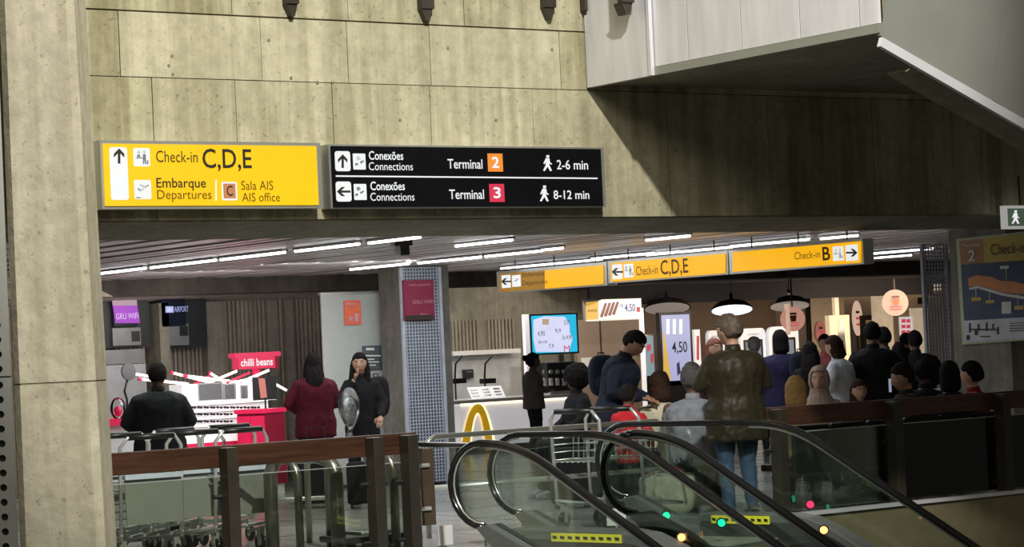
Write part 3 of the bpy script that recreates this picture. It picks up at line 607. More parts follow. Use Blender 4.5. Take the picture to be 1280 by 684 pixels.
def strip(esc, W, s0, s1, off):
    bm = new(); prism(bm, [W(s0, .125, off), W(s1, .125, off), W(s1, .192, off), W(s0, .192, off)], PV_*-.004); o = obj('warning_strip', bm, YST, esc)
    n = 9
    for k in range(n):
        a = s0+(s1-s0)*(k+.2)/n; b = a+(s1-s0)/n*.55; bm = new(); prism(bm, [W(a, .150, off-.006), W(b, .145, off-.006), W(b, .167, off-.006), W(a, .172, off-.006)], PV_*-.002); obj('strip_print', bm, BLACK, o)
def cover(esc, W, sa, sb, w_):
    pr = [(sa, .19), (sa+.03, .21), (sb, .21), (sb+.2, .185), (sb+.45, .09), (sb+.8, -.10), (sb+2.2, -.95), (sb+2.2, -1.6), (sa, -1.0)]
    bm = new(); prism(bm, [W(s, z, -.088) for s, z in pr], PV_*-w_); obj('side_cover', bm, DECK, esc, bevel=.012)
    bm = new(); prism(bm, [W(s, z-.07, -.088) for s, z in pr[:7]]+[W(sb+2.2, -1.6, -.088), W(sa, -1.0, -.088)], PV_*-(w_+.006)); obj('dark_skirt', bm, DECK2, esc)
cover(e1, WB, -.95, .25, .34); cover(e2, WD, -.75, .15, .20)
strip(e1, WB, -.40, .32, -.436); strip(e2, WD, -.62, -.02, -.296)
# small glowing discs on the decks: indicator lamps, some only modelled reflections
def ind(px, py, v, col, lab):
    d = ray(px, py); p = EYE + d*(v/d.dot(FLAT)); t = thing('indicator_glint', lab, 'lamp', p)
    bm = new(); disc(bm, p, -FLAT, .030, -.02, 12); obj('lens', bm, emi('glint_lens_'+col[0], col[1], 3.0), t)  # glowing disc
    bm = new(); disc(bm, p+FLAT*.02, -FLAT, .042, -.02, 12); obj('glint_bezel', bm, BLACK, t)
G_, R_, O_ = ('green', (.0, .8, .35)), ('red', (1, .02, .08)), ('orange', (1, .38, .12))
ind(833, 645, 19.6, G_, 'green glowing indicator glint left, in front of the stainless barrier post'); ind(902, 654, 19.4, G_, 'green glowing indicator glint between the legs of the man in jeans')
ind(1013, 631, 20.4, R_, 'red glowing indicator glint below the right guard rail'); ind(852, 672, 18.6, O_, 'orange indicator glint low at the centre escalator'); ind(1030, 663, 18.8, O_, 'orange indicator glint low at the right escalator')
# stainless barrier behind the escalators
YB = 18.0
b0 = onY(558, 600, YB-.35); b1 = onY(836, 600, YB)
t = thing('steel_barrier', 'stainless tube barrier with two posts behind the escalators', 'barrier', (b0.x, YB, 0))
zt = .90; x0, x1 = b0.x+.02, b1.x
bm = new(); tube(bm, [(x0, YB, 0), (x0, YB, zt-.12), (x0+.03, YB, zt-.04), (x0+.1, YB, zt), (x1-.12, YB, zt), (x1-.03, YB, zt-.04), (x1, YB, zt-.12), (x1, YB, 0)], .024, 12, side=(0, 1, 0)); obj('hoop', bm, SATIN, t, True)
bm = new(); tube(bm, [(x0, YB, .44), (x1, YB, .44)], .024, 10); obj('mid_bar', bm, CHROME, t, True)
for x in (x0, x1): bm = new(); disc(bm, (x, YB, .001), (0, 0, 1), .06, .015, 16); obj('base_plate', bm, CHROME, t)
xg = onY(520, 553, YR).x; bm = new(); p = WA(-.16-.1, ZT-.02); tube(bm, [(xg, YR+.02, .90), p], .022, 8); tag(obj('link_bar', bm, RUBBER), 'thin black bar linking the left guard rail to the first escalator loop', 'bar')
for px, py, lab in ((557, 671, 'small white square sign on the floor beside the first escalator loop'), ):
    p = onY(px, py, 16.3); t = thing('small_sign', lab, 'sign', p); bm = new(); bx(bm, p.x-.07, p.x+.07, 16.3, 16.32, max(.02, p.z-.07), p.z+.09); obj('plate', bm, WHITE, t); bm = new(); bx(bm, p.x-.02, p.x+.02, 16.32, 16.38, .0, p.z+.02); obj('stand', bm, CHROME, t)
# stainless hoops of the trolley bay behind the left rail
def hoop(px, Y, lab, r=.045, h=.83, w_=.42, z=0):
    p = onY(px, 600, Y); t = thing('steel_hoop', lab, 'barrier', (p.x, Y, 0))
    bm = new(); tube(bm, [(p.x, Y, 0), (p.x, Y, h-.16), (p.x-.006, Y+.02, h-.10), (p.x+.03-.045, Y+.06, h-.04), (p.x-.06, Y+.14, h-.01), (p.x-.08, Y+.2, h), (p.x-.28, Y+w_, h), (p.x-.32, Y+w_+.06, h-.05), (p.x-.34, Y+w_+.09, h-.14), (p.x-.34, Y+w_+.10, 0)], r, 12, side=(1, 0, 0)); obj('hoop_tube', bm, SATIN, t, True)
    for xx, y in ((p.x, Y), (p.x-.34, Y+w_+.10)): bm = new(); disc(bm, (xx, y, .001), (0, 0, 1), r*1.7, .012, 16); obj('floor_flange', bm, CHROME, t)
hoop(372, 17.5, 'slim stainless hoop standing behind the left rail, below the woman in red', .034); hoop(420, 17.3, 'thick stainless hoop behind the left rail, between the two women', .060)
hoop(462, 18.2, 'thin stainless hoop behind the rail, below the woman with the plastic bag', .028); hoop(492, 17.4, 'stainless hoop partly behind the end post of the left rail', .04)
p = onY(440, 672, 17.6); t = thing('floor_scale', 'low black and chrome luggage scale on the floor behind the left rail', 'scale', (p.x+.3, 17.6, 0))
bm = new(); bx(bm, p.x-.1, p.x+.5, 17.5, 18.0, .06, .12); obj('platform', bm, BLACK, t, bevel=.02); bm = new(); bx(bm, p.x+.1, p.x+.4, 17.6, 17.9, .12, .15); obj('tray', bm, CHROME, t, bevel=.01)
for a in (0, .4): bm = new(); bx(bm, p.x+a-.04, p.x+a+.04, 17.6, 17.9, 0, .06); obj('foot', bm, BLACK, t)
# ================================================================ BAGGAGE TROLLEYS
GREYP = mat('grey_trolley_panel', (.27, .29, .27), .45, 0, .06); PALEB = mat('pale_blue_rim', (.42, .50, .54), .35)
def trolley(lab, loc, rz, group=None, panel=True):
    t = thing('baggage_trolley', lab, 'trolley', loc, rz, group)
    def O(n, bm, m, p=t, sm=True): return obj(n, bm, m, p, sm, local=True)
    wd = .27
    bm = new(); tube(bm, [(-wd, .30, .16), (-wd, .02, .22), (-wd, -.02, .80), (-wd, -.03, .98), (-wd+.06, -.05, 1.06), (wd-.06, -.05, 1.06), (wd, -.03, .98), (wd, -.02, .80), (wd, .02, .22), (wd, .30, .16)], .017, 8); O('handle_frame', bm, CHROME)
    bm = new(); tube(bm, [(-.2, -.05, 1.065), (.2, -.05, 1.065)], .026, 10); O('grip', bm, BLACK)
    bm = new(); tube(bm, [(-wd, .0, .25), (-wd, .85, .14), (-.1, .95, .13), (.1, .95, .13), (wd, .85, .14), (wd, .0, .25)], .015, 8); O('base_frame', bm, CHROME)
    for k in range(4): bm = new(); x = -.18+.12*k; tube(bm, [(x, .02, .235), (x, .85, .145)], .009, 6); O('base_bar', bm, CHROME)
    if panel:
        bm = new(); prism(bm, [(-.25, -.08, .34), (.25, -.08, .34), (.25, -.05, .72), (-.25, -.05, .72)], (0, .012, 0)); O('ad_panel', bm, GREYP, sm=False)
        bm = new(); bx(bm, -.255, .255, -.09, -.045, .715, .755); O('panel_rim', bm, PALEB, sm=False)
    bm = new()
    for k in range(9): x = -.24+.06*k; tube(bm, [(x, .28, .82), (x, .26, .62), (x, -.02, .60)], .0045, 5)
    for z in (.62, .69, .76, .82): tube(bm, [(-.26, -.02, z), (-.26, .27, z), (.26, .27, z), (.26, -.02, z)], .006, 5)
    stuff(O('wire_basket', bm, CHROME))
    for x, y in ((-.24, .08), (.24, .08), (0, .88)):
        bm = new(); disc(bm, (x-.015, y, .075), (1, 0, 0), .075, .03, 18); wh = O('wheel', bm, RUBBER); bm = new(); disc(bm, (x-.018, y, .075), (1, 0, 0), .03, .036, 12); obj('hub', bm, CHROME, wh, local=True)
        bm = new(); bx(bm, x-.03, x+.03, y-.02, y+.02, .10, .20); O('wheel_fork', bm, CHROME, sm=False)
    return t
tr0 = None; GT = 'baggage trolleys behind the left rail'
def gp(px, Y): q = onY(px, 640, Y); return (q.x, q.y, 0)
tr0 = trolley('empty baggage trolley with a large pale grey panel next to the pillar', gp(190, 18.2), -.1, GT)
for px, Y, a, lab in ((246, 18.45, -.05, 'second baggage trolley from the pillar, half hidden by its neighbours'), (303, 18.3, .12, 'baggage trolley behind the first dark post of the left rail'),
                      (150, 18.9, -.2, 'baggage trolley closest to the pillar with only its handle showing'), (218, 19.3, .1, 'baggage trolley in the second row, in front of the man in the black jacket'), (288, 19.4, 0, 'baggage trolley in the second row, in front of the red cabinet')):
    dup(tr0, gp(px, Y), a, lab)
trc = trolley('chrome trolley with wire basket beside the person in the navy jacket', onV(716, 21.7), -1.25, None, False)
trc2 = dup(trc, onV(762, 21.9), -1.1, 'chrome wire basket trolley in front of the child in red')
# ================================================================ SUNGLASSES KIOSK (left back)
RED = mat('kiosk_red', (.62, .015, .075), .35, 0, .05, em=.28); REDD = mat('kiosk_red_shaded', (.25, .006, .03), .4); WLIT = mat('lit_white_display', (.85, .84, .84), .4, 0, .02, em=.55)  # darker red puts the shade of the side faces into the colour
PINKT = emi('pinkish_white_tube', (1.0, .80, .80), 2.6); REDT = emi('red_tube', (.9, .03, .12), .8)
YK = 26.0
t = thing('display_counter', 'brightly lit white display unit with rows of sunglasses at the sunglasses kiosk', 'display', (onY(270, 560, YK).x, YK+.2, 0))
bm = new(); bxY(bm, 228, 503, 336, 552, YK, .5); obj('front_panel', bm, WLIT, t)
x0, x1 = onY(228, 540, YK).x, onY(336, 540, YK).x; z = onY(280, 552, YK).z
bm = new(); bx(bm, x0, x1, YK, YK+.5, 0.0, z); obj('plinth', bm, RED, t)
bm = new(); bxY(bm, 228, 478, 345, 503, YK+.1, .35); obj('upper_box', bm, WLIT, t)
GRY = mat('grey_mirror', (.30, .32, .33), .12, .6)
for nm, a, b, c, d in (('mirror', 250, 480, 277, 499), ('mirror', 282, 481, 293, 498), ('mirror', 303, 483, 308, 497)):
    bm = new(); bxY(bm, a-2, b-1.5, c+2, d+1.5, YK+.07, .03); fr = obj('mirror_frame', bm, FRM, t); bm = new(); bxY(bm, a, b, c, d, YK+.055, .02); obj('mirror_glass', bm, GRY, fr)
for y in (505, 514, 523, 532):
    bm = new(); bxY(bm, 229, y, 335, y+1, YK-.03, .03); obj('shelf_edge', bm, FRM, t)
SGM = mat('dark_lens', (.03, .02, .03), .2)
sg0 = None; GS = 'sunglasses on the lit display'
for r_, y in enumerate((509.5, 518, 527)):
    for c_, px in enumerate((238, 246, 254, 262, 270, 279, 287, 295, 304, 313, 321) if r_ == 0 else (238, 246, 254, 262, 270, 279, 287)):
        p = onY(px, y, YK-.045)
        if sg0 is None:
            sg0 = thing('sunglasses', 'pair of dark sunglasses in the top row of the lit white kiosk display', 'sunglasses', p, 0, GS)
            for sx in (-1, 1): bm = new(); disc(bm, (sx*.026, 0, 0), (0, 1, 0), .021, .006, 10, squash=.7); obj('lens', bm, SGM, sg0, local=True)
            bm = new(); bx(bm, -.006, .006, .0, .006, .002, .008); obj('bridge', bm, SGM, sg0, local=True)
            for sx in (-1, 1): bm = new(); bx(bm, sx*.047, sx*.044, .0, .04, .0, .006); obj('temple', bm, SGM, sg0, local=True)
        else: dup(sg0, p, None, 'pair of dark sunglasses in the %s row of the lit white kiosk display' % ('top', 'middle', 'bottom')[r_])
# crossing light tubes over the display
tc = [(232, 470, 300, 478, 0), (262, 466, 284, 480, 0), (255, 481, 296, 464, 0), (283, 480, 322, 472, 0), (284, 478, 312, 466, 1), (215, 466, 262, 478, 0), (300, 478, 336, 463, 0), (240, 482, 262, 470, 1), (175, 474, 235, 480, 0), (160, 466, 206, 474, 0), (340, 478, 358, 488, 0)]
LS = ['sloping from the black jacket head to the mirrors', 'upper left, falling to the right', 'rising to the right below the sign', 'long one falling to the right', 'short red one under the lit sign', 'left end behind the black jacket shoulder', 'rising right under the sign post', 'short red one left of the mirrors', 'low one behind the black jacket', 'farthest left by the round mirror', 'short one right of the tablet display']
for i, (a, b, c, d, k) in enumerate(tc):
    Y = YK+.05+.03*(i % 4); pa, pb = onY(a, b, Y), onY(c, d, Y); bm = new(); tube(bm, [pa, pb], .016, 8)
    lt = thing('light_stick', 'glowing tube over the sunglasses kiosk, '+LS[i], 'light', (pa+pb)/2, 0, 'crossed light sticks over the kiosk'); obj('glowing_tube', bm, REDT if k else PINKT, lt)
    bm = new(); tube(bm, [pa+(pb-pa)*-.04, pa+(pb-pa)*.03], .020, 8); obj('end_cap', bm, RED, lt)
ka = math.radians(28); kr = RGT*math.cos(ka)-FLAT*math.sin(ka); kb = FLAT*math.cos(ka)+RGT*math.sin(ka); UZ = Vector((0, 0, 1))
Yq = YK-.6; kc = onY(333, 560, Yq); kc.z = 0; s_ = FPX/((kc-EYE).dot(FLAT)); z1 = 1.7-(511-hz(333))/s_; z0 = .13; KW, KD = .41, .42
t = thing('kiosk_cabinet', 'bright red cabinet with two doors at the sunglasses kiosk', 'cabinet', kc-kr*KW/2+kb*KD/2)
def kbox(bm, a0, a1, b0, b1, c0, c1): return obox(bm, kc+kr*((a0+a1)/2)+kb*((b0+b1)/2)+UZ*((c0+c1)/2), kr, kb, UZ, (a1-a0)/2, (b1-b0)/2, (c1-c0)/2)
obj('body', kbox(new(), -KW, 0, 0, KD, z0, z1-.05), REDD, t)
for a, b in ((-KW+.01, -KW/2-.006), (-KW/2+.006, -.01)):
    dr = obj('door', kbox(new(), a, b, -.02, 0, z0+.02, z1-.08), RED, t); obj('door_panel', kbox(new(), a+.035, b-.035, -.027, -.02, z0+.08, z1-.16), RED, dr)
obj('worktop', kbox(new(), -KW-.02, .02, -.03, KD+.02, z1-.05, z1), RED, t); obj('plinth', kbox(new(), -KW+.03, -.02, .03, KD-.03, 0, z0), WHITE, t)
# tablet and lit sign standing on the cabinet
p = onY(333, 510, Yq+.2); t = thing('tablet_display', 'black upright tablet display standing on the red cabinet', 'display', (p.x, Yq+.2, z1))
bm = new(); bxY(bm, 317, 471, 346, 500, Yq+.2, .03); obj('screen_frame', bm, BLACK, t); F = Face('Y', Yq+.2, t); F.polys([[(323, 473), (331, 473), (334, 497), (326, 498)]], emi('salmon_screen', (.75, .25, .20), .7), 'screen_picture')
bm = new(); tube(bm, [(p.x, Yq+.22, z1), (p.x, Yq+.22, onY(333, 498, Yq).z)], .012, 8); obj('stem', bm, BLACK, t)
KS = emi('lit_kiosk_red', (.80, .035, .11), .85); Ys = YK+.25; p = onY(322, 470, Ys)
t = thing('lit_sign', 'glowing red box sign with white lettering above the sunglasses kiosk', 'sign', (p.x, Ys, onY(322, 480, Ys).z))
bm = new(); bxY(bm, 298, 443, 344, 461, Ys, .16); obj('sign_box', bm, KS, t); bm = new(); bxY(bm, 294, 440.5, 351, 446.5, Ys-.01, .18); obj('top_lip', bm, KS, t); bm = new(); bxY(bm, 344, 443, 348, 461, Ys+.02, .14); obj('side_face', bm, REDD, t)
bm = new(); bxY(bm, 318, 460, 325, 482, Ys+.05, .06); obj('neck', bm, RED, t)
Face('Y', Ys, t).text('chilli beans', 301, 448, 341, 457.5, WHT, bold=.02)
# left lower counter, round mirror
t = thing('low_display_table', 'low red and white display table left of the man in the black jacket', 'table', (onY(150, 560, YK-1).x, YK-1, 0))
bm = new(); bxY(bm, 120, 524, 176, 532, YK-1.1, .6); obj('table_top', bm, RED, t); bm = new(); bx(bm, onY(125, 550, YK-1).x, onY(172, 550, YK-1).x, YK-1, YK-.6, 0, onY(150, 530, YK-1).z); obj('table_base', bm, WHITE, t)
p = onY(148, 524, YK-.9); t = thing('glass_jar', 'small clear dome jar with pink contents on the red display table', 'jar', p); bm = new(); ell(bm, p+Vector((0, 0, .12)), .09, .09, .13); obj('dome', bm, GLASS, t, True); bm = new(); ell(bm, p+Vector((0, 0, .09)), .05, .05, .06); obj('contents', bm, RED, t, True)
p = onY(162, 500, YK-.8); t = thing('table_mirror', 'round black mirror on a bent stand beside the man in the black jacket', 'mirror', p+Vector((0, 0, -.28)))
bm = new(); disc(bm, onY(160, 465, YK-.8), (.2, -1, .1), .10, .02, 20); obj('mirror_disc', bm, BLACK, t); bm = new(); tube(bm, [p+Vector((-.06, 0, -.26)), p+Vector((-.03, 0, .0)), p+Vector((-.06, 0, .1)), onY(160, 472, YK-.79)], .014, 8); obj('bent_stand', bm, BLACK, t, True)
bm = new(); disc(bm, p+Vector((-.06, 0, -.28)), (0, 0, 1), .08, .02, 16); obj('mirror_base', bm, BLACK, t)
# two self-service terminals mounted in dark niches on the ribbed wall
DN = mat('dark_niche', (.012, .016, .016), .5); GS1 = mat('grey_terminal_steel', (.22, .225, .23), .4, .4); PUR = emi('purple_screen', (.42, .06, .62), .8); LIL = emi('lilac_text', (.8, .6, .95), .9); DSC = mat('dark_screen', (.012, .016, .028), .15); BLT = emi('blue_white_text', (.45, .5, .9), .8); PKS = emi('pale_pink_bar', (.62, .42, .50), .6)
Yn = 28.6
def terminal(a, b, lab, on):
    o = a-140; t = thing('self_service_terminal', lab, 'terminal', onY((a+b)/2, 436, Yn))
    bm = new(); bxY(bm, a-14 if on else a-1, 373, b, 435, Yn, .3); obj('niche_box', bm, DN, t)
    bm = new(); bxY(bm, a+3, 374, a+33, 408, Yn-.08, .08); obj('screen_housing', bm, DSC, t)
    bm = new(); bxY(bm, a+2, 410 if on else 405, a+37, 432, Yn-.06, .08); obj('lower_cover', bm, GS1, t)
    bm = new(); bxY(bm, a+26, 414 if on else 408, a+36, 427 if on else 420, Yn-.07, .03); obj('scanner_window', bm, BLACK, t)
    return t, Face('Y', Yn-.08, t)
t, F = terminal(139, 187, 'self-service terminal with a purple lit screen, left of the pair on the ribbed wall', True)
F.polys([[(140, 375), (171, 375), (171.5, 382), (141, 382)]], PKS, 'screen_bar'); F.polys([[(141, 382), (171.5, 382), (175, 404), (144.5, 404)]], PUR, 'screen_picture'); F.l = .02; F.text('GRU WIFI', 145, 391.5, 173, 399, LIL)
t, F = terminal(199, 257, 'self-service terminal with a dark screen and bluish airport lettering, right of the pair', False)
F.polys([[(207, 383), (217, 383), (217, 391), (207, 391)]], BLT, 'blue_square'); F.l = .02; F.text('GRU', 208.5, 384.5, 215.5, 389.5, WHT); F.text('AIRPORT', 218, 383, 235.5, 390, BLT)
t = thing('tall_white_cabinet', 'tall grey-white cabinet below the purple terminal, beside the pillar', 'cabinet', (onY(155, 600, 28.4).x, 28.5, 0)); Yc2 = 28.35
x0, x1 = onY(125, 500, Yc2).x, onY(184, 500, Yc2).x; z1 = onY(155, 437, Yc2).z; z2 = onY(155, 455, Yc2).z
bm = new(); bx(bm, x0, x1, Yc2, Yc2+.4, 0, z2-.01); obj('body', bm, mat('pale_grey_cabinet', (.36, .37, .38), .45), t); bm = new(); bx(bm, x0, x1, Yc2+.02, Yc2+.4, z2, z1); obj('upper_section', bm, GS1, t)
# ================================================================ BURGER COUNTER (centre back)
YM = 31.2; CW = mat('lit_white_counter', (.80, .78, .82), .3, 0, .02, em=.42); GOLD = mat('golden_arch', (.85, .48, .02), .4, em=.35); GLOW = emi('pale_yellow_edge', (1.0, .88, .45), 1.5); WARM = emi('warm_led', (1.0, .80, .45), 3.0)
x0, x1 = onY(576, 530, YM).x, onY(712, 530, YM).x; zt = onY(645, 499, YM).z
t = thing('service_counter', 'glowing white fast food service counter with a golden arch', 'counter', ((x0+x1)/2, YM+.4, 0))
bm = new(); bx(bm, x0, x1, YM, YM+.8, .12, zt-.05); obj('front', bm, CW, t); bm = new(); bx(bm, x0+.05, x1-.02, YM+.08, YM+.8, 0, .12); obj('plinth', bm, DECK2, t)
bm = new(); bx(bm, x0-.15, x1+.05, YM-.05, YM+.85, zt-.02, zt+.03); obj('countertop', bm, WHITE, t); bm = new(); bx(bm, x0, x1, YM-.03, YM-.005, zt-.045, zt-.022); obj('led_strip', bm, WARM, t)
F = Face('Y', YM, t, .02)
def arch(cx, yb, yt, wo, th):
    n = 12; P = []
    for k in range(n+1): a = -1+2*k/n; P.append((cx+a*wo, yt+(yb-yt)*abs(a)**2.3))
    Q = []
    for k in range(n+1): a = 1-2*k/n; Q.append((cx+a*(wo-th), yt+th*1.15+(yb-yt-th*1.15)*abs(a)**2.3))
    return P+Q
bm = new()
def ribbon(P, m, nm, dep):
    n = len(P)//2; bm = new()
    for k in range(n-1):
        prism(bm, [F.at(*P[k]), F.at(*P[k+1]), F.at(*P[2*n-2-k]), F.at(*P[2*n-1-k])], (0, dep, 0))
    bmesh.ops.remove_doubles(bm, verts=bm.verts, dist=.0005); return obj(nm, bm, m, t)
ribbon(arch(598.5, 563, 503.5, 22.5, 12.5), GLOW, 'arch_glow_edge', .015); F.l = .05; ribbon(arch(597.5, 563, 505, 20.5, 9.5), GOLD, 'golden_arch', .03)
# things on the counter
for i, (a, c) in enumerate(((585, 600), (600, 614), (614, 628))):
    p = onY((a+c)/2, 496, YM+.3); t = thing('menu_card', 'white slanted menu card with dark print on the lit counter, %s of three' % ('leftmost', 'middle', 'rightmost')[i], 'card', (p.x, YM+.35, zt+.03))
    xa, xb = onY(a, 490, YM+.3).x+.005, onY(c, 490, YM+.3).x-.005; bm = new(); prism(bm, [(xa, YM+.2, zt+.035), (xb, YM+.2, zt+.035), (xb+.08, YM+.45, zt+.22), (xa+.08, YM+.45, zt+.22)], (0, .01, .0)); obj('card', bm, WLIT, t)
    for k in range(3): bm = new(); u = .2+.25*k; prism(bm, [(xa+.03+.08*u, YM+.198+.25*u, zt+.035+.185*u), (xb-.05+.08*u, YM+.198+.25*u, zt+.035+.185*u), (xb-.05+.08*(u+.1), YM+.198+.25*(u+.1), zt+.035+.185*(u+.1)), (xa+.03+.08*(u+.1), YM+.198+.25*(u+.1), zt+.035+.185*(u+.1))], (0, -.004, .004)); obj('card_print', bm, GRY, t)
for a, lab in ((608, 'black curved lamp arm standing over the white menu cards'), (571, 'black curved lamp arm at the left end of the counter')):
    p = onY(a, 478, YM+.6); t = thing('curved_lamp', lab, 'lamp', (p.x, YM+.6, zt+.03)); bm = new(); tube(bm, [(p.x-.03, YM+.6, zt+.03), (p.x-.03, YM+.6, p.z+.1), (p.x-.02, YM+.58, p.z+.3), (p.x+.06, YM+.5, p.z+.42)], .016, 8); obj('arm', bm, BLACK, t, True)
    bm = new(); bx(bm, p.x-.10, p.x+.12, YM+.5, YM+.65, p.z-.02, p.z+.06); obj('lamp_base_box', bm, BLACK, t)
t = thing('wall_shelf', 'long white shelf and backsplash on the wall behind the counter', 'shelf', onY(610, 470, Yb-.4)); bm = new(); bxY(bm, 566, 437.5, 651, 443, Yb-.4, .38); obj('shelf_board', bm, WHITE, t); bm = new(); bxY(bm, 560, 443, 652, 500, Yb-.1, .05); obj('backsplash', bm, mat('pale_backsplash', (.50, .52, .53), .4), t)
t = thing('wall_box', 'small black wall box below the white shelf', 'box', onY(586, 472, Yb-.15)); bm = new(); bxY(bm, 581, 462, 592, 473, Yb-.2, .08); obj('box', bm, BLACK, t); bm = new(); bxY(bm, 583, 464, 590, 466, Yb-.21, .01); obj('slot', bm, GRY, t)
# digital menu screen
CYN = emi('cyan_screen', (.03, .55, .85), .9); LAV = emi('lavender_screen', (.72, .74, .98), .95); RDP = emi('red_print', (.7, .08, .12), .7); NVP = mat('navy_print', (.06, .06, .20), .5); BEI = emi('beige_tile', (.8, .55, .35), .6)
Ym = 31.7
t = thing('menu_screen', 'cyan-edged digital menu screen above the counter, facing the concourse', 'screen', onY(690, 445, Ym)); bm = new(); bxY(bm, 663, 392, 723, 443, Ym, .08); obj('housing', bm, BLACK, t)
bm = new(); bxY(bm, 658, 393, 664, 500, Ym+.02, .08); obj('white_post', bm, WLIT, t)
bm = new(); bxY(bm, 700, 443, 706, 500, Ym+.04, .05); obj('rear_post', bm, FRM, t)
F = Face('Y', Ym, t); F.rect(665, 394, 721, 441, CYN, 'screen'); F.l = .02; F.polys([[(667, 400), (680, 395.5), (706, 396), (712, 404), (712, 415), (716, 423), (711, 440), (670, 440), (667, 424)]], LAV, 'pale_picture')
F.l = .028
F.polys([[(678, 399), (686, 399), (686, 406), (678, 406)]], BEI, 'price_tile')
for s_, a, b, c, d, m in (('4,90', 672, 414, 681, 421, NVP), ('9,9', 694, 411, 701, 417, NVP), ('R$ 4,90', 673, 426, 684, 430, NVP), ('7,9', 686, 430, 692, 436, NVP), ('3x 4,90', 703, 419, 715, 425, NVP), ('M', 705, 432, 712, 440, RDP), ('15,90', 705, 400, 712, 407, NVP)): F.text(s_, a, b, c, d, m)
t = thing('coffee_machine', 'dark steel coffee machine behind the counter under the menu screen', 'machine', onY(692, 497, YM+.3)); t.location.z = zt+.03
bm = new(); bx(bm, onY(676, 480, YM+.5).x, onY(712, 480, YM+.5).x, YM+.3, YM+.75, zt+.05, zt+.55); obj('body', bm, mat('dark_machine', (.05, .05, .055), .3, .5), t, bevel=.02)
bm = new(); bx(bm, onY(676, 480, YM+.5).x, onY(712, 480, YM+.5).x, YM+.25, YM+.75, zt+.03, zt+.08); obj('drip_tray', bm, CHROME, t)
for k in range(4): px = 680+k*8; bm = new(); p = onY(px, 465, YM+.27); disc(bm, p, (0, -1, 0), .035, .03, 12); obj('dial', bm, CHROME, t); bm = new(); p = onY(px+1, 482, YM+.25); tube(bm, [p, p+Vector((0, 0, .12))], .035, 10); obj('cup', bm, WHITE, t)
BEIW = mat('beige_wood_wall', (.30, .235, .185), .5, 0, .07, 4, stretch=(1, 1, .1)); Yw = 33.6
bm = new(); bx(bm, onY(722, 450, Yw).x, onY(803, 450, Yw).x, Yw, Yw+.1, 0, onY(760, 399, Yw).z); w6 = struct(obj('wall_shop', bm, BEIW))
bm = new(); bx(bm, onY(751, 450, Yw).x, onY(753, 450, Yw).x, Yw-.004, Yw, 0, onY(760, 399, Yw).z); obj('panel_joint', bm, BRONZE, w6)
p = onY(735, 466, Yw-.02); tag(obj('paper_notice', bxY(new(), 727, 447, 744, 466, Yw-.012, .008), WHITE), 'blank white paper on the beige wood wall right of the menu screen', 'notice')
# price banner with chocolate picture
YEM = emi('yellow_block', (.85, .52, .10), .75); CHO = mat('chocolate', (.12, .05, .035), .5, em=.3); Yv = 32.4
t = thing('price_banner', 'lit banner with yellow block, chocolate bars and price 4,50 above the beige wall', 'sign', onY(767, 401, Yv)); bm = new(); bxY(bm, 732, 374, 802, 400.5, Yv, .08); obj('box', bm, FRM, t)
F = Face('Y', Yv, t); F.polys([[(732.5, 378), (748, 376.5), (748, 399), (732.5, 400)]], YEM, 'yellow_block'); F.polys([[(748, 376.5), (801.5, 373.5), (801.5, 398.5), (748, 399)]], WHT, 'white_field'); F.l = .02
for k in range(4): x = 750+k*5; F.polys([[(x, 396-k), (x+6, 379-k*.5), (x+9, 379-k*.5), (x+3.5, 397-k)]], CHO, 'chocolate_bar')
F.text('mini', 735, 386, 746, 390, INK); F.text('4,50', 781, 380, 794, 391, NVP, bold=.01); F.text('R$', 775, 380, 779, 385, NVP); F.polys([[(796, 384), (800, 384), (800, 390), (796, 390)]], RDP, 'red_seal')
p = onY(803.5, 430, Yv+.1); bm = new(); bx(bm, p.x-.03, p.x+.03, Yv+.08, Yv+.14, 0, onY(803, 385, Yv).z); obj('white_post', bm, WLIT, t)
# tall price display and narrow displays
LAV2 = emi('pale_lilac_display', (.50, .52, .80), .75)
t = thing('price_display', 'tall lilac digital display showing 4,50 right of the person in the navy jacket', 'display', (onY(846, 480, Yv).x, Yv, 0)); bm = new(); bxY(bm, 826, 390, 866, 482, Yv, .1); obj('housing', bm, BLACK, t)
bm = new(); p = onY(846, 480, Yv); bx(bm, p.x-.25, p.x+.25, Yv, Yv+.3, 0, p.z+.05); obj('stand', bm, BLACK, t)
F = Face('Y', Yv, t); F.rect(828.5, 393.5, 863.5, 476, LAV2, 'screen'); F.l = .02; F.text('4,50', 840, 427, 859, 443, INK, bold=.01); F.polys([[(829, 415), (831, 418), (839, 475), (829.5, 475)]], YEM, 'yellow_wave'); F.polys([[(846, 455), (849, 452), (851, 466), (847, 470)]], NVP, 'print')
F.polys([[(833, 399), (837, 399), (837, 418), (833, 418)], [(841, 399), (845, 399), (845, 418), (841, 418)], [(849, 399), (853, 399), (853, 418), (849, 418)]], WHT, 'faint_columns')
t = thing('narrow_display', 'narrow pale display panel left of the tall lilac display', 'display', (onY(811, 480, Yv+.2).x, Yv+.2, 0)); bm = new(); bxY(bm, 805, 418, 819, 472, Yv+.2, .06); obj('housing', bm, FRM, t); F = Face('Y', Yv+.2, t); F.rect(806.5, 420, 817.5, 470, emi('teal_grey', (.35, .48, .52), .6), 'screen'); F.l = .02
F.polys([[(808, 432), (813, 430), (814, 437), (809, 440)], [(813, 444), (817, 441), (817, 452), (814, 455)]], RDP, 'print'); bm = new(); p = onY(812, 470, Yv+.2); bx(bm, p.x-.05, p.x+.05, Yv+.2, Yv+.3, 0, p.z); obj('stand', bm, BLACK, t)
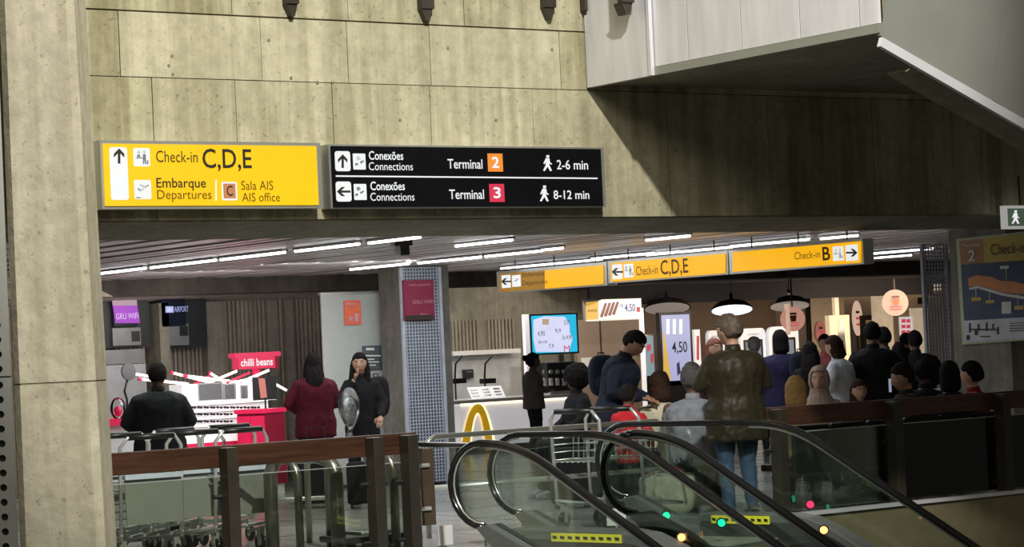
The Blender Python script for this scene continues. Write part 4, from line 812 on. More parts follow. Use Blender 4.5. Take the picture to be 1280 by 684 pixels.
t = thing('narrow_display', 'slim white edge-lit panel right of the tall lilac display', 'display', (onY(868, 480, Yv+1).x, Yv+1, 0)); bm = new(); bxY(bm, 869, 412, 876, 470, Yv+1, .06); obj('housing', bm, WLIT, t); F = Face('Y', Yv+1, t); F.polys([[(871, 420), (874, 420), (874, 450), (871, 450)]], RDP, 'print'); bm = new(); p = onY(872, 470, Yv+1); bx(bm, p.x-.05, p.x+.05, Yv+1, Yv+1.06, 0, p.z+.02); obj('stand', bm, BLACK, t)
# self-order kiosks with round white tops
def order_kiosk(a, b, y0, Y, lab):
    p = onY((a+b)/2, 470, Y); t = thing('order_kiosk', lab, 'kiosk', (p.x, Y, 0)); xa, xb = onY(a, 440, Y).x, onY(b, 440, Y).x; z = onY((a+b)/2, y0, Y).z; w_ = xb-xa
    pts = [(xa, Y, .9), (xb, Y, .9)]+[(xb-w_*.0-(w_*.15)*(1-math.cos(math.radians(q*30))), Y, z-.12+.12*math.sin(math.radians(q*30))) for q in range(4)]+[(xa+(w_*.15)*(1-math.cos(math.radians(q*30))), Y, z-.12+.12*math.sin(math.radians(q*30))) for q in (3, 2, 1, 0)]
    bm = new(); prism(bm, pts, (0, .08, 0)); obj('white_head', bm, WLIT, t)
    F = Face('Y', Y, t); F.rect(a+4, y0+14, b-4, 452, BLACK, 'screen_frame'); F.l = .02; F.rect(a+6.5, y0+17, b-6.5, 450, emi('kiosk_grey', (.35, .38, .42), .5), 'screen'); F.text('pedido', (a+b)/2-7, y0+6, (a+b)/2+7, y0+9, NVP)
    bm = new(); bx(bm, p.x-.15, p.x+.15, Y+.02, Y+.12, 0, .95); obj('pedestal', bm, WHITE, t)
order_kiosk(886, 908, 413, 34.6, 'white self-order kiosk just left of the jacket man\'s head'); order_kiosk(926, 958, 410.5, 34.4, 'white self-order kiosk right of the olive jacket man\'s head'); order_kiosk(962, 999, 408, 34.2, 'white self-order kiosk behind the person in purple')
# pendant lamps
def pendant(px, py, hw_, m, lab, Y=31.5):
    p = onY(px, py, Y); s_ = FPX/((p-EYE).dot(FLAT)); R = hw_/s_; T = Matrix.Translation(p) @ Matrix.Rotation(math.radians(-14), 4, RGT) @ Matrix.Translation(-p); t = thing('pendant_lamp', lab, 'lamp', p, 0, 'black dome pendant lamps')
    bm = new(); n = 24; pr = [(R, 0), (R*.96, .03), (R*.72, .12), (R*.35, .17), (.03, .18), (.03, .3)]; rings = [[bm.verts.new(p+Vector((r*math.cos(2*math.pi*k/n), r*math.sin(2*math.pi*k/n), z))) for k in range(n)] for r, z in pr]
    for a, b in zip(rings, rings[1:]):
        for k in range(n): bm.faces.new((a[k], a[(k+1) % n], b[(k+1) % n], b[k]))
    bm.transform(T); obj('shade', bm, BLACK, t, True); bm = new(); disc(bm, p+Vector((0, 0, -.004)), (0, 0, 1), R*.93, .01, 24, ex=(1, 0, 0)); bm.transform(T); obj('diffuser', bm, m, t)
    bm = new(); tube(bm, [T @ (p+Vector((0, 0, .29))), (p.x, p.y, 2.64)], .008, 6); obj('cord', bm, BLACK, t)
pendant(915, 388, 27, emi('cool_lamp_disc', (.75, .82, 1), 2.2), 'black pendant lamp with a brightly lit underside left of the pair'); pendant(987, 383, 26, emi('dim_lamp_disc', (.9, .75, .65), .22), 'dark pendant lamp behind the round salmon sign'); pendant(834, 386, 30, emi('dim_lamp_disc', (.9, .75, .65), .22), 'dark flat pendant lamp above the tall lilac display', 33.2)
# round hanging signs and wall marks of the cafe
CRM = emi('lit_cream_disc', (.90, .62, .46), .62); SAL2 = emi('salmon_disc', (.75, .36, .27), .6); ORP = emi('orange_print', (.85, .22, .08), .7); DKP = mat('dark_brown_print', (.10, .03, .02), .5)
def round_sign(px, py, r, Y, m, lab, cup, ell_=1.0):
    p = onY(px, py, Y); s_ = FPX/((p-EYE).dot(FLAT)); t = thing('round_sign', lab, 'sign', p); R = r/s_
    bm = new(); disc(bm, p, -FLAT, R*ell_, -.05, 28, ex=RGT, squash=1/ell_); obj('disc', bm, m, t); q = p-FLAT*.07
    def pl(P, mm, nm): bm = new(); prism(bm, [q+RGT*(a*R)+Vector((0, 0, b*R)) for a, b in P], -FLAT*.004); obj(nm, bm, mm, t)
    pl([(-.3, .35), (.3, .35), (.26, .52), (-.26, .52)], DKP, 'cup_lid'); pl([(-.28, .3), (.28, .3), (.2, -.2), (-.2, -.2)], cup, 'cup')
    for k in range(2): pl([(-.45, -.35-k*.2), (.45, -.35-k*.2), (.45, -.27-k*.2), (-.45, -.27-k*.2)], RDP, 'line_of_print')
    return t, p, R
t, p, R = round_sign(1119, 378.5, 16.5, 32.5, CRM, 'round cream sign with an orange cup, left of the right mesh column', ORP)
bm = new(); tube(bm, [p+FLAT*.02+Vector((0, 0, R)), (p.x+.01, p.y+.02, 2.6)], .015, 6); obj('rod', bm, BRONZE, t)
t, p, R = round_sign(991, 399, 15.5, 31.0, SAL2, 'round salmon sign with a dark cup under the second pendant lamp', DKP)
bm = new(); obox(bm, p-RGT*R*.45-FLAT*.02, FLAT, RGT, (0, 0, 1), R, .02, R*1.25); obj('cross_blade', bm, CRM, t)
bm = new(); tube(bm, [p+FLAT*.02+Vector((0, 0, R)), (p.x+.01, p.y+.02, 2.64)], .015, 6); obj('rod', bm, BRONZE, t)
def wall_oval(px, py, rx, ry, Y, m, lab):
    p = onY(px, py, Y); s_ = FPX/((p-EYE).dot(FLAT)); t = thing('oval_sign', lab, 'sign', p); bm = new(); prism(bm, [p+Vector((rx/s_/.82*math.cos(k*math.pi/12), 0, ry/s_*math.sin(k*math.pi/12))) for k in range(24)], (0, .02, 0)); obj('plate', bm, m, t)
    for k in range(3): bm = new(); z = p.z+ry/s_*(.35-.35*k); bx(bm, p.x-rx/s_*.4, p.x+rx/s_*.4, Y-.012, Y-.002, z-.025, z+.025); obj('printed_mark', bm, (DKP, RDP, RDP)[k], t)
    if m is CRM: bm = new(); tube(bm, [(p.x, Y+.03, 0), (p.x, Y+.03, p.z)], .02, 8); obj('stand_pole', bm, BRONZE, t)
wall_oval(1026, 415, 7, 14, Yf-1.06, mat('pink_plate', (.55, .22, .20), .5, em=.15), 'dull pink oval sign on the cream wall panel'); wall_oval(1072, 398, 7, 22, Yf+.5, CRM, 'tall narrow oval menu sign in the cream cafe')
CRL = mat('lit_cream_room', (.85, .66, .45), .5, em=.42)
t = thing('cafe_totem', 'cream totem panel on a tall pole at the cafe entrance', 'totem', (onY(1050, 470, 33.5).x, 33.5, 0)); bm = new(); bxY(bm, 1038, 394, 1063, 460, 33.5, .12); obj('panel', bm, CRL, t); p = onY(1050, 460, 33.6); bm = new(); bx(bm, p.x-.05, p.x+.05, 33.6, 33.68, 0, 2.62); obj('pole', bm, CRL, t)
F = Face('Y', 33.5, t); F.polys([[(1049, 400), (1054, 397), (1058, 440), (1046, 440)]], GRY, 'grey_figure')
t = thing('cafe_shelf', 'pale cafe back shelf with red packets near the right mesh column', 'shelf', (onY(1133, 470, Yf).x, Yf, 0)); bm = new(); bxY(bm, 1126, 396, 1141, 419, Yf, .2); obj('rack', bm, WLIT, t)
x0 = onY(1127, 400, Yf).x; bm = new(); bx(bm, x0, x0+.2, Yf+.02, Yf+.2, 0, onY(1133, 418, Yf).z); obj('stand', bm, CREAM, t)
for k in range(3):
    for j in range(2): bm = new(); bxY(bm, 1128+j*6, 399+k*7, 1132+j*6, 403.5+k*7, Yf-.03, .03); obj('packet', bm, RDP, t)
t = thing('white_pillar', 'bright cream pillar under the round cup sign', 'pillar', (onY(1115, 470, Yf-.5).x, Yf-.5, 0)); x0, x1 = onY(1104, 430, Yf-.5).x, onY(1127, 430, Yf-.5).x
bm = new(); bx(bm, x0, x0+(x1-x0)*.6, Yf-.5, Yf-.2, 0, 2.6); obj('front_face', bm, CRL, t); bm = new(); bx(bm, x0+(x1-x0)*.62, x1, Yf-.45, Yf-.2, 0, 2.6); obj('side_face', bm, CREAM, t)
t = thing('dark_doorway', 'dark framed doorway between the oval sign and the cream pillar', 'door', (onY(1091, 470, Yf+.3).x, Yf+.3, 0)); x0, x1 = onY(1080, 430, Yf+.3).x, onY(1103, 430, Yf+.3).x; z = onY(1090, 394, Yf+.3).z
bm = new(); bx(bm, x0, x1, Yf+.3, Yf+.4, 0, z); obj('frame', bm, BRONZE, t); bm = new(); bx(bm, x0+.08, x1-.06, Yf+.28, Yf+.32, 0.02, z-.1); obj('opening', bm, mat('amber_panel', (.35, .2, .10), .5, em=.3), t)
t = thing('cafe_door', 'pale cream door with a dark plaque at the right end of the cafe', 'door', (onY(1150, 470, Yf+1).x, Yf+1, 0)); bm = new(); bx(bm, onY(1141, 440, Yf+1).x, onY(1162, 440, Yf+1).x, Yf+1, Yf+1.05, 0, onY(1150, 385, Yf+1).z); obj('leaf', bm, CRL, t); bm = new(); bxY(bm, 1148, 372, 1160, 380, Yf+.95, .03); obj('plaque', bm, DKP, t)
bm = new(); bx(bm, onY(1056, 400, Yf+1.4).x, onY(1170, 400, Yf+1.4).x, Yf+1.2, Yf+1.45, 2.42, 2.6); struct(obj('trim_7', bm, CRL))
# ================================================================ PEOPLE
def remesh(bm, vox, smooth=6, amp=0.0, scale=7.0):
    me = bpy.data.meshes.new('r'); bmesh.ops.recalc_face_normals(bm, faces=bm.faces); bm.to_mesh(me); bm.free(); o = bpy.data.objects.new('r', me); COL.objects.link(o)
    r = o.modifiers.new('r', 'REMESH'); r.mode = 'VOXEL'; r.voxel_size = vox
    s = o.modifiers.new('s', 'SMOOTH'); s.iterations = smooth; s.factor = .5
    m2 = bpy.data.meshes.new_from_object(o.evaluated_get(bpy.context.evaluated_depsgraph_get())); bpy.data.objects.remove(o); bpy.data.meshes.remove(me)
    b = new(); b.from_mesh(m2); bpy.data.meshes.remove(m2)
    if amp:
        b.normal_update()
        for v in b.verts:
            p = v.co; n = noise.noise(Vector((p.x*scale, p.y*scale, p.z*scale*.6)))+.5*noise.noise(Vector((p.x*scale*2.3, p.y*scale*2.3, p.z*scale*2.0+5)))
            v.co = p + v.normal*amp*n
    return b
def limb(bm, pts, rs, n=10):
    P = [Vector(p) for p in pts]; Q = []; R = []
    d = (P[0]-P[1]).normalized(); Q += [P[0]+d*rs[0]*.8, P[0]+d*rs[0]*.45]; R += [rs[0]*.35, rs[0]*.85]
    for i in range(len(P)):
        Q.append(P[i]); R.append(rs[i])
        if i < len(P)-1: Q.append((P[i]+P[i+1])/2); R.append((rs[i]+rs[i+1])/2*1.02)
    d = (P[-1]-P[-2]).normalized(); Q += [P[-1]+d*rs[-1]*.45, P[-1]+d*rs[-1]*.8]; R += [rs[-1]*.85, rs[-1]*.35]
    tube(bm, Q, R, n)
def rings(bm, L, n=16):                         # stack of ellipses: (x, y, z, rx, ry)
    R_ = []
    for x, y, z, rx, ry in L: R_.append([bm.verts.new((x+rx*math.cos(2*math.pi*k/n), y+ry*math.sin(2*math.pi*k/n), z)) for k in range(n)])
    for a, b in zip(R_, R_[1:]):
        for k in range(n): bm.faces.new((a[k], a[(k+1) % n], b[(k+1) % n], b[k]))
    bm.faces.new(R_[0][::-1]); bm.faces.new(R_[-1])
SKIN = {}
def skin(c): 
    k = 'skin_%d' % int(c[0]*1000); return mat(k, c, .5, 0, .06, 8)
LIGHT, TAN, BROWN = (.50, .29, .20), (.33, .18, .115), (.10, .05, .033)
ARMS = {  # elbow, wrist (x outward) relative frame
 'down': ((.25, -.02, 1.15), (.26, .07, .90)), 'front': ((.25, .03, 1.15), (.10, .28, 1.14)), 'phone': ((.24, .06, 1.16), (.07, .25, 1.30)), 'mouth': ((.22, .13, 1.17), (.045, .17, 1.45)),
 'bag': ((.25, -.02, 1.17), (.25, .15, 1.02)), 'lap': ((.25, .06, 1.17), (.13, .30, 1.02)), 'chest': ((.29, .04, 1.19), (.06, .27, 1.25)), 'reach': ((.25, .22, 1.22), (.16, .46, 1.20)), 'side': ((.29, -.04, 1.17), (.20, .14, 1.08))}
def person(label, px, v, face, H, skinc=TAN, top=None, bottom=None, hair=None, style='short', pose=('down', 'down'), sit=None, lean=0, hyaw=0, hpitch=0, build=1.0, group=None, vox=.015, coat=0.0, shoe=None, z0=0, loc=None, hood=None, face_on=False, pleg=None, open_front=False, skirt=False, topm_len=0.0, hs=1.08):
    a = math.radians(face); dr = RGT*math.cos(a)+FLAT*math.sin(a); rz = math.atan2(dr.y, dr.x)-math.pi/2
    p = loc if loc else onV(px, v, z0)
    root = thing('person', label, 'person', p, rz, group)
    k = H/1.75; drop = 0
    if sit is not None: drop = .92-(sit+.09)/k
    HIP = Vector((0, 0, .92-drop))
    Rl = Matrix.Rotation(-math.radians(lean), 3, 'X')
    def U(q): q = Vector(q); q = Vector((q.x, q.y, q.z-drop)); return (HIP+Rl @ (q-HIP))*k            # upper body frame
    sk = skin(skinc); bw = build
    # joints
    legs = []
    for s in (-1, 1):
        hip = Vector((s*.09*bw, 0, .90-drop))
        if sit is None:
            kn = Vector((s*.105, .03, .50)); an = Vector((s*.11, -.02, .09))
            if pleg: kn += Vector((0, pleg*s*.06, 0)); an += Vector((0, pleg*s*.14, 0))
        else: kn = Vector((s*.12, .42, .92-drop+.0)); an = Vector((s*.13, .42, .09))
        legs.append((hip*k, kn*k, an*k))
    arms = []
    for s, nm in ((-1, pose[0]), (1, pose[1])):
        e, w_ = ARMS[nm]; arms.append((U((s*.160*bw, -.005, 1.395)), U((s*e[0]*(.5+.5*bw), e[1], e[2])), U((s*w_[0], w_[1], w_[2]))))
    TOR = [(0, 0, .84, .13, .09), (0, 0, .88, .165*bw, .115*bw), (0, -.005, .96, .17*bw, .12*bw), (0, 0, 1.08, .145*bw, .11*bw), (0, 0, 1.2, .155*bw, .12*bw), (0, 0, 1.31, .178*bw, .125*bw), (0, -.005, 1.40, .172*bw, .105*bw), (0, -.01, 1.45, .12*bw, .082), (0, -.005, 1.48, .07, .064), (0, 0, 1.52, .056, .058), (0, .01, 1.58, .053, .055)]
    def torso(bm, inf, z_lo, z_hi):
        L = [t for t in TOR if z_lo-.001 <= t[2] <= z_hi+.001]; n = 16; RR = []
        for x, y, z, rx, ry in L:
            RR.append([bm.verts.new(U((x+(rx+inf)*math.cos(2*math.pi*q/n), y+(ry+inf)*math.sin(2*math.pi*q/n), z))) for q in range(n)])
        for a_, b_ in zip(RR, RR[1:]):
            for q in range(n): bm.faces.new((a_[q], a_[(q+1) % n], b_[(q+1) % n], b_[q]))
        bm.faces.new(RR[0][::-1]); bm.faces.new(RR[-1])
    # head
    HC = Vector((0, .018, 1.635+.11*(hs-1))); Rh = Matrix.Rotation(math.radians(hyaw), 3, 'Z') @ Matrix.Rotation(-math.radians(hpitch), 3, 'X'); NK = Vector((0, 0, 1.53))
    def hp(q): return U(NK + Rh @ (HC+Vector(q)*hs-NK))
    def headfn(sc_=1.0, feat=True):
        def f(n):
            x, y, z = n; X = .081*x; Y = .098*y; Z = .115*z
            if z < -.1: X *= 1-.30*min(1, (-z-.1)*1.0); 
            if z < -.35 and y < 0: Y *= .72
            if feat and y > 0:
                Y += .026*math.exp(-(X/.014)**2-((Z+.022)/.024)**2) - .010*(math.exp(-((abs(X)-.031)/.016)**2-((Z-.008)/.012)**2)) + .007*math.exp(-(X/.02)**2-((Z+.062)/.010)**2) + .008*math.exp(-(X/.03)**2-((Z+.098)/.018)**2)
            return Vector((X*sc_, Y*sc_, Z*sc_))
        return f
    bm = new(); torso(bm, 0, 0, 9)
    hb = new(); ell(hb, (0, 0, 0), 1, 1, 1, 22, 18, fn=headfn())
    for s in (-1, 1): ell(hb, (s*.076, -.005, -.005), .010, .02, .032, 8, 6)
    for v_ in hb.verts: v_.co = hp(v_.co)
    mt = bpy.data.meshes.new('h'); hb.to_mesh(mt); hb.free(); bm.from_mesh(mt); bpy.data.meshes.remove(mt)
    for (h_, kn, an) in legs:
        limb(bm, [h_, kn, an], [.085*k*bw, .055*k, .040*k]); limb(bm, [an+Vector((0, -.03, -.04))*k, an+Vector((0, .14, -.055))*k], [.034*k, .028*k], 8)
    for (sh, el, wr) in arms: limb(bm, [sh, el, wr], [.046*k*bw, .038*k, .027*k])
    body = remesh(bm, vox*k, 2)
    # hands with five fingers
    for (sh, el, wr), s in zip(arms, (-1, 1)):
        d = (wr-el).normalized(); sd = d.cross(Vector((0, 0, 1))); sd = sd.normalized() if sd.length > .2 else Vector((0, 1, 0)); nn = sd.cross(d).normalized()
        if abs(d.z) > .8: sd, nn = Vector((0, 1, 0)), Vector((-s, 0, 0))
        c = wr+d*.055*k; tube(body, [wr, wr+d*.03*k, c+d*.01*k, c+d*.045*k], [.024*k, .034*k, .040*k, .036*k], 8, .45, side=sd)
        for i in range(4):
            b0_ = c+d*.04*k+sd*(-.028+.0185*i)*k; ln = (.058, .072, .078, .066)[i]*k
            tube(body, [b0_, b0_+d*ln*.45-nn*.006*k, b0_+d*ln*.78-nn*.020*k, b0_+d*ln*.92-nn*.036*k], [.0092*k, .0085*k, .0078*k, .006*k], 6)
        tb = c+sd*.033*k-d*.02*k; tube(body, [tb, tb+sd*.022*k+d*.02*k, tb+sd*.026*k+d*.045*k-nn*.012*k, tb+sd*.020*k+d*.062*k-nn*.018*k], [.012*k, .011*k, .009*k, .007*k], 6)
    obj('body', body, sk, root, True, local=True)
    # eyes, brows, mouth
    if face_on:
        for s in (-1, 1):
            e = new(); ell(e, hp((s*.031, .083, .008)), .0125*k, .008*k, .008*k, 8, 6); ey = obj('eye', e, mat('eye_white', (.6, .58, .55), .3), root, True, local=True)
            e = new(); ell(e, hp((s*.031, .0905, .008)), .0055*k, .004*k, .0055*k, 8, 6); obj('iris', e, mat('dark_iris', (.02, .012, .01), .3), ey, True, local=True)
            e = new(); tube(e, [hp((s*.015, .094, .026)), hp((s*.033, .090, .031)), hp((s*.05, .076, .026))], .0038*k, 6); obj('eyebrow', e, mat('dark_brow', (.03, .02, .015), .6), root, True, local=True)
        e = new(); tube(e, [hp((-.024, .085, -.062)), hp((-.01, .096, -.064)), hp((.01, .096, -.064)), hp((.024, .085, -.062))], [.003*k, .007*k, .007*k, .003*k], 8); obj('mouth', e, mat('lip_red', (.40, .09, .08), .4), root, True, local=True)
    # clothes
    if top:
        bm = new(); torso(bm, .020+coat, .84 if not coat else .84, 1.48)
        for (sh, el, wr) in arms: limb(bm, [sh, el, el+(wr-el)*.88], [(.060+coat*.5)*k, (.054+coat*.5)*k, (.042+coat*.45)*k])
        if coat or topm_len:
            L = .82-topm_len; n = 16; RR = []
            for z, ex in ((L, .03+coat), (.90, .028+coat), (1.0, .02+coat)): RR.append([bm.verts.new(U(((.165*bw+ex)*math.cos(2*math.pi*q/n), (.12*bw+ex)*math.sin(2*math.pi*q/n), z))) for q in range(n)])
            for a_, b_ in zip(RR, RR[1:]):
                for q in range(n): bm.faces.new((a_[q], a_[(q+1) % n], b_[(q+1) % n], b_[q]))
            bm.faces.new(RR[0][::-1]); bm.faces.new(RR[-1])
        tp = obj('top', remesh(bm, vox*k, 4, .011, 11), top, root, True, local=True)
        bm = new(); c0, c1 = U((0, .0, 1.465)), U((0, .006, 1.53)); q = (c1-c0)
        tube(bm, [c0, c0+q*.5, c1, c1+q*.02], [.080*k, .070*k, .066*k, .052*k], 14); obj('collar', bm, top, root, True, local=True)
    if bottom:
        bm = new()
        if skirt: tube(bm, [U((0, 0, 1.0)), U((0, 0, .85)), Vector((0, 0, .4)), Vector((0, 0, .05))], [.17*k, .20*k, .23*k, .26*k], 16)
        else:
            for (h_, kn, an) in legs: limb(bm, [h_, kn, an+(kn-an)*.06], [.102*k*bw, .074*k, .056*k])
            if sit is None: rings(bm, [(0, 0, z*k, rx*k*bw, ry*k*bw) for z, rx, ry in ((.80, .16, .11), (.86, .182, .13), (.94, .18, .13), (1.0, .165, .125))])
            else: torso(bm, .014, .84, 1.0)
        obj('trousers', remesh(bm, vox*k, 3, .010, 10), bottom, root, True, local=True)
    for (h_, kn, an) in legs:
        bm = new(); rings_ = []
        tube(bm, [an+Vector((0, -.085, -.045))*k, an+Vector((0, -.05, -.03))*k, an+Vector((0, .03, -.025))*k, an+Vector((0, .12, -.045))*k, an+Vector((0, .19, -.055))*k], [.022*k, .044*k, .050*k, .044*k, .022*k], 10, .8, side=(1, 0, 0)); 
        bx(bm, an.x-.045*k, an.x+.045*k, an.y-.08*k, an.y+.18*k, an.z-.085*k, an.z-.058*k)
        obj('shoe', remesh(bm, .010, 2), shoe or BLACK, root, True, local=True)
    # hair
    if style:
        bm = new(); grow = 1.10 if style not in ('afro',) else 1.0
        tmp = new(); f0 = headfn(1, False)
        def cap(n):
            q = f0(n); g = 1.12 if style != 'shaved' else 1.05; q = Vector((q.x*g, q.y*g-.004, q.z*1.08+.004))
            fr = q.y > .012 and q.z < .052 + (.0 if abs(q.x) < .05 else -.02)
            lowc = q.z < (-.06 if style in ('short', 'shaved') else -.09)
            if style in ('short', 'shaved') and q.z < .0 and q.y > -.03: fr = True
            if fr or lowc: q = q*.80
            return q
        if style != 'hijab':
            ell(tmp, (0, 0, 0), 1, 1, 1, 24, 18, fn=cap)
            if style in ('long', 'longfront'):
                tube(tmp, [(0, -.03, .05), (0, -.070, -.04), (0, -.105, -.13), (0, -.125, -.22), (0, -.135, -.32), (0, -.13, -.36)], [.060, .083, .098, .100, .075, .03], 14, .55, side=(1, 0, 0))
                for s in (-1, 1):
                    yy = .0 if style == 'long' else .06
                    tube(tmp, [(s*.055, -.01, .06), (s*.078, .0, -.02), (s*.085, yy*.5, -.10), (s*.095, yy, -.2), (s*.10, yy+.01, -.30)], [.025, .028, .030, .030, .012], 10)
            if style == 'bob': tube(tmp, [(0, -.01, .06), (0, -.03, -.04), (0, -.045, -.12), (0, -.05, -.15)], [.07, .092, .088, .05], 14, .9, side=(1, 0, 0))
            if style == 'bun': ell(tmp, (0, -.11, .045), .045, .045, .045, 12, 8)
            if style == 'highbun': ell(tmp, (0, -.03, .125), .045, .045, .04, 12, 8)
            if style == 'afro': ell(tmp, (0, -.03, .03), .15, .145, .145, 18, 12)
            if style == 'ponytail': tube(tmp, [(0, -.08, .05), (0, -.14, .03), (0, -.17, -.06), (0, -.16, -.18)], [.03, .038, .036, .012], 10)
            if style == 'beanie': ell(tmp, (0, -.01, .05), .092, .112, .085, 18, 10)
        else:
            def hj(n):
                q = Vector((n.x*.098, n.y*.118-.008, n.z*.138)); 
                if q.y > .05 and abs(q.x) < .062 and -.085 < q.z < .07: q.y = .035
                return q
            ell(tmp, (0, 0, 0), 1, 1, 1, 26, 20, fn=hj); tube(tmp, [(0, -.0, -.06), (0, .0, -.13), (0, .01, -.2), (0, .015, -.27), (0, .015, -.29)], [.08, .098, .13, .16, .10], 16, .8, side=(1, 0, 0))
        for v_ in tmp.verts: v_.co = hp(v_.co)
        hb = remesh(tmp, max(.0075, vox*.55)*k, 1 if style != 'afro' else 0, (.006 if style != 'hijab' else .004) if style != 'afro' else .016, 34)
        obj({'beanie': 'beanie', 'hijab': 'headscarf'}.get(style, 'hair'), hb, hair, root, True, local=True)
    root['k'] = 0; del root['k']
    return root, U, hp, arms
def cloth(n, c, r=.85, v=.18): return mat(n, c, r, 0, v, 14, bump=.15, spec=.25)
BLK = cloth('black_cloth', (.012, .012, .014)); NAVY = cloth('navy_cloth', (.007, .010, .024)); OLIVE = cloth('olive_jacket_cloth', (.028, .023, .012), .5); JEAN = cloth('blue_denim', (.045, .085, .15)); JEAND = cloth('dark_denim', (.02, .03, .055))
WINE = cloth('wine_red_knit', (.085, .006, .013)); CHAR = cloth('charcoal_cloth', (.10, .092, .085)); GREYT = cloth('grey_tshirt', (.22, .235, .27)); REDC_ = cloth('bright_red_cloth', (.50, .02, .03)); CREAMC = cloth('cream_cloth', (.55, .52, .40)); WHITEC = cloth('white_shirt_cloth', (.58, .62, .68)); PURP = cloth('purple_navy_cloth', (.024, .020, .065)); PINKC = cloth('pink_cloth', (.55, .16, .16)); TAUPE = cloth('taupe_scarf', (.34, .25, .20)); BROWNC = cloth('brown_cloth', (.05, .03, .022)); DRED = cloth('dark_red_jacket', (.22, .012, .018)); BEIGEC = cloth('beige_knit', (.42, .33, .22))
HBLK = mat('black_hair', (.010, .008, .008), .85, 0, .3, 30, spec=.15, stretch=(4, 4, .5)); HBRN = mat('brown_hair', (.035, .018, .011), .85, 0, .3, 30, spec=.15, stretch=(4, 4, .5)); HBLD = mat('blond_hair', (.42, .26, .10), .85, 0, .3, 30, spec=.15, stretch=(4, 4, .5)); HGRY = mat('greying_brown_hair', (.10, .07, .05), .6, 0, .35, 30); HSHV = mat('cropped_grey_hair', (.06, .055, .055), .8, 0, .3, 40); REDH = mat('reddish_hair', (.22, .06, .035), .5, 0, .3, 30)
SNK = mat('white_black_sneaker', (.25, .27, .30), .5, 0, .5, 25)
# --- left side
person('person in a black hooded jacket seen from behind, over the baggage trolleys', 196, 22.5, 95, 1.66, BROWN, BLK, BLK, HBLK, 'short', ('side', 'side'), build=1.25, coat=.03, vox=.018)
person('person in a wine-red sweater with long black hair, seen from behind', 391, 27.2, 100, 1.68, TAN, WINE, BLK, HBLK, 'long', ('side', 'front'), build=1.2, coat=.02, topm_len=.05)
pw, U, hp, arms = person('woman dressed in black holding a plastic bag, hand at her mouth', 449, 26.6, 262, 1.66, LIGHT, BLK, BLK, HBLK, 'longfront', ('bag', 'mouth'), face_on=True, hyaw=8, vox=.013, coat=.015, topm_len=.08, skirt=False)
pw['label'] = 'person dressed in black holding a clear plastic bag, one hand at the mouth'
# clear plastic bag, backpack
PLB = glass('clear_plastic', (.90, .90, .91), .10, .22, (.95, .95, .95, 1))
wp = onV(434, 26.2); s_ = FPX/26.2; zc = 1.7-(510-hz(434))/s_
t = thing('plastic_bag', 'crumpled clear plastic bag full of dark things held by the person in black', 'bag', (wp.x, wp.y, zc-.25))
bm = new(); ell(bm, (wp.x, wp.y, zc), .13, .10, .23, 20, 16)
for v_ in bm.verts:
    q = v_.co-Vector((wp.x, wp.y, zc)); f = 1+.16*noise.noise(q*14)+.10*noise.noise(q*30); top_ = max(0, -q.z/.23)*1.3; q.x *= f*(1-.25*top_); q.y *= f*(1-.25*top_); v_.co = Vector((wp.x, wp.y, zc))+q
obj('bag_film', bm, PLB, t, True)
bm = new(); ell(bm, (wp.x, wp.y, zc-.03), .085, .06, .15, 14, 10); obj('bag_contents', bm, mat('dark_grey_contents', (.28, .29, .30), .35, 0, .95, 22), t, True)
bm = new(); tube(bm, [(wp.x, wp.y, zc-.2), (wp.x-.01, wp.y, zc-.25), (wp.x-.02, wp.y, zc-.31)], [.045, .025, .05], 10); obj('bag_neck', bm, PLB, t, True)
def backpack(label, px, v, z, m, w_=.30, h=.45, d=.16, rz=0):
    p = onV(px, v, z); t = thing('backpack', label, 'bag', p, rz)
    bm = new(); ell(bm, (0, 0, h/2), w_/2, d/2, h/2, 18, 14, fn=lambda n: Vector((math.copysign(abs(n.x)**.6, n.x)*w_/2, math.copysign(abs(n.y)**.6, n.y)*d/2, math.copysign(abs(n.z)**.7, n.z)*h/2))); obj('pack', bm, m, t, True, local=True)
    bm = new(); ell(bm, (0, -d*.5, h*.32), w_*.36, d*.25, h*.22, 14, 10); obj('front_pocket', bm, m, t, True, local=True)
    bm = new(); tube(bm, [(-.03, d*.3, h*.95), (-.03, d*.3, h*1.05), (.03, d*.3, h*1.05), (.03, d*.3, h*.95)], .008, 6); obj('top_loop', bm, m, t, True, local=True)
    for s in (-1, 1): bm = new(); tube(bm, [(s*w_*.3, d*.4, h*.9), (s*w_*.36, d*.9, h*.7), (s*w_*.3, d*.5, h*.2)], .012, 6); obj('strap', bm, m, t, True, local=True)
    return t
backpack('black backpack worn by the person with the plastic bag', 471, 27.0, 1.7-(521-hz(471))/(FPX/27.0), BLK, .24, .46, .18)
def suitcase(label, p, w_, d, h, m, rz=0, handle=True, group=None):
    t = thing('suitcase', label, 'suitcase', p, rz, group); bm = new(); bx(bm, -w_/2, w_/2, -d/2, d/2, .05, h); obj('shell', bm, m, t, local=True, bevel=.03)
    for k in range(4): bm = new(); x = -w_*.33+w_*.22*k; bx(bm, x-.008, x+.008, -d/2-.006, -d/2+.004, .12, h-.08); obj('rib', bm, m, t, local=True)
    if handle: bm = new(); tube(bm, [(-.1, d*.3, h-.02), (-.1, d*.3, h+.22), (.1, d*.3, h+.22), (.1, d*.3, h-.02)], .009, 6); obj('pull_handle', bm, BLACK, t, local=True)
    for x in (-w_*.38, w_*.38):
        for y in (-d*.3, d*.3): bm = new(); disc(bm, (x-.012, y, .028), (1, 0, 0), .027, .024, 12); obj('wheel', bm, RUBBER, t, local=True)
    return t
suitcase('large black suitcase at the feet of the person in wine-red', onV(390, 26.3), .42, .26, .66, BLK, -YAW)
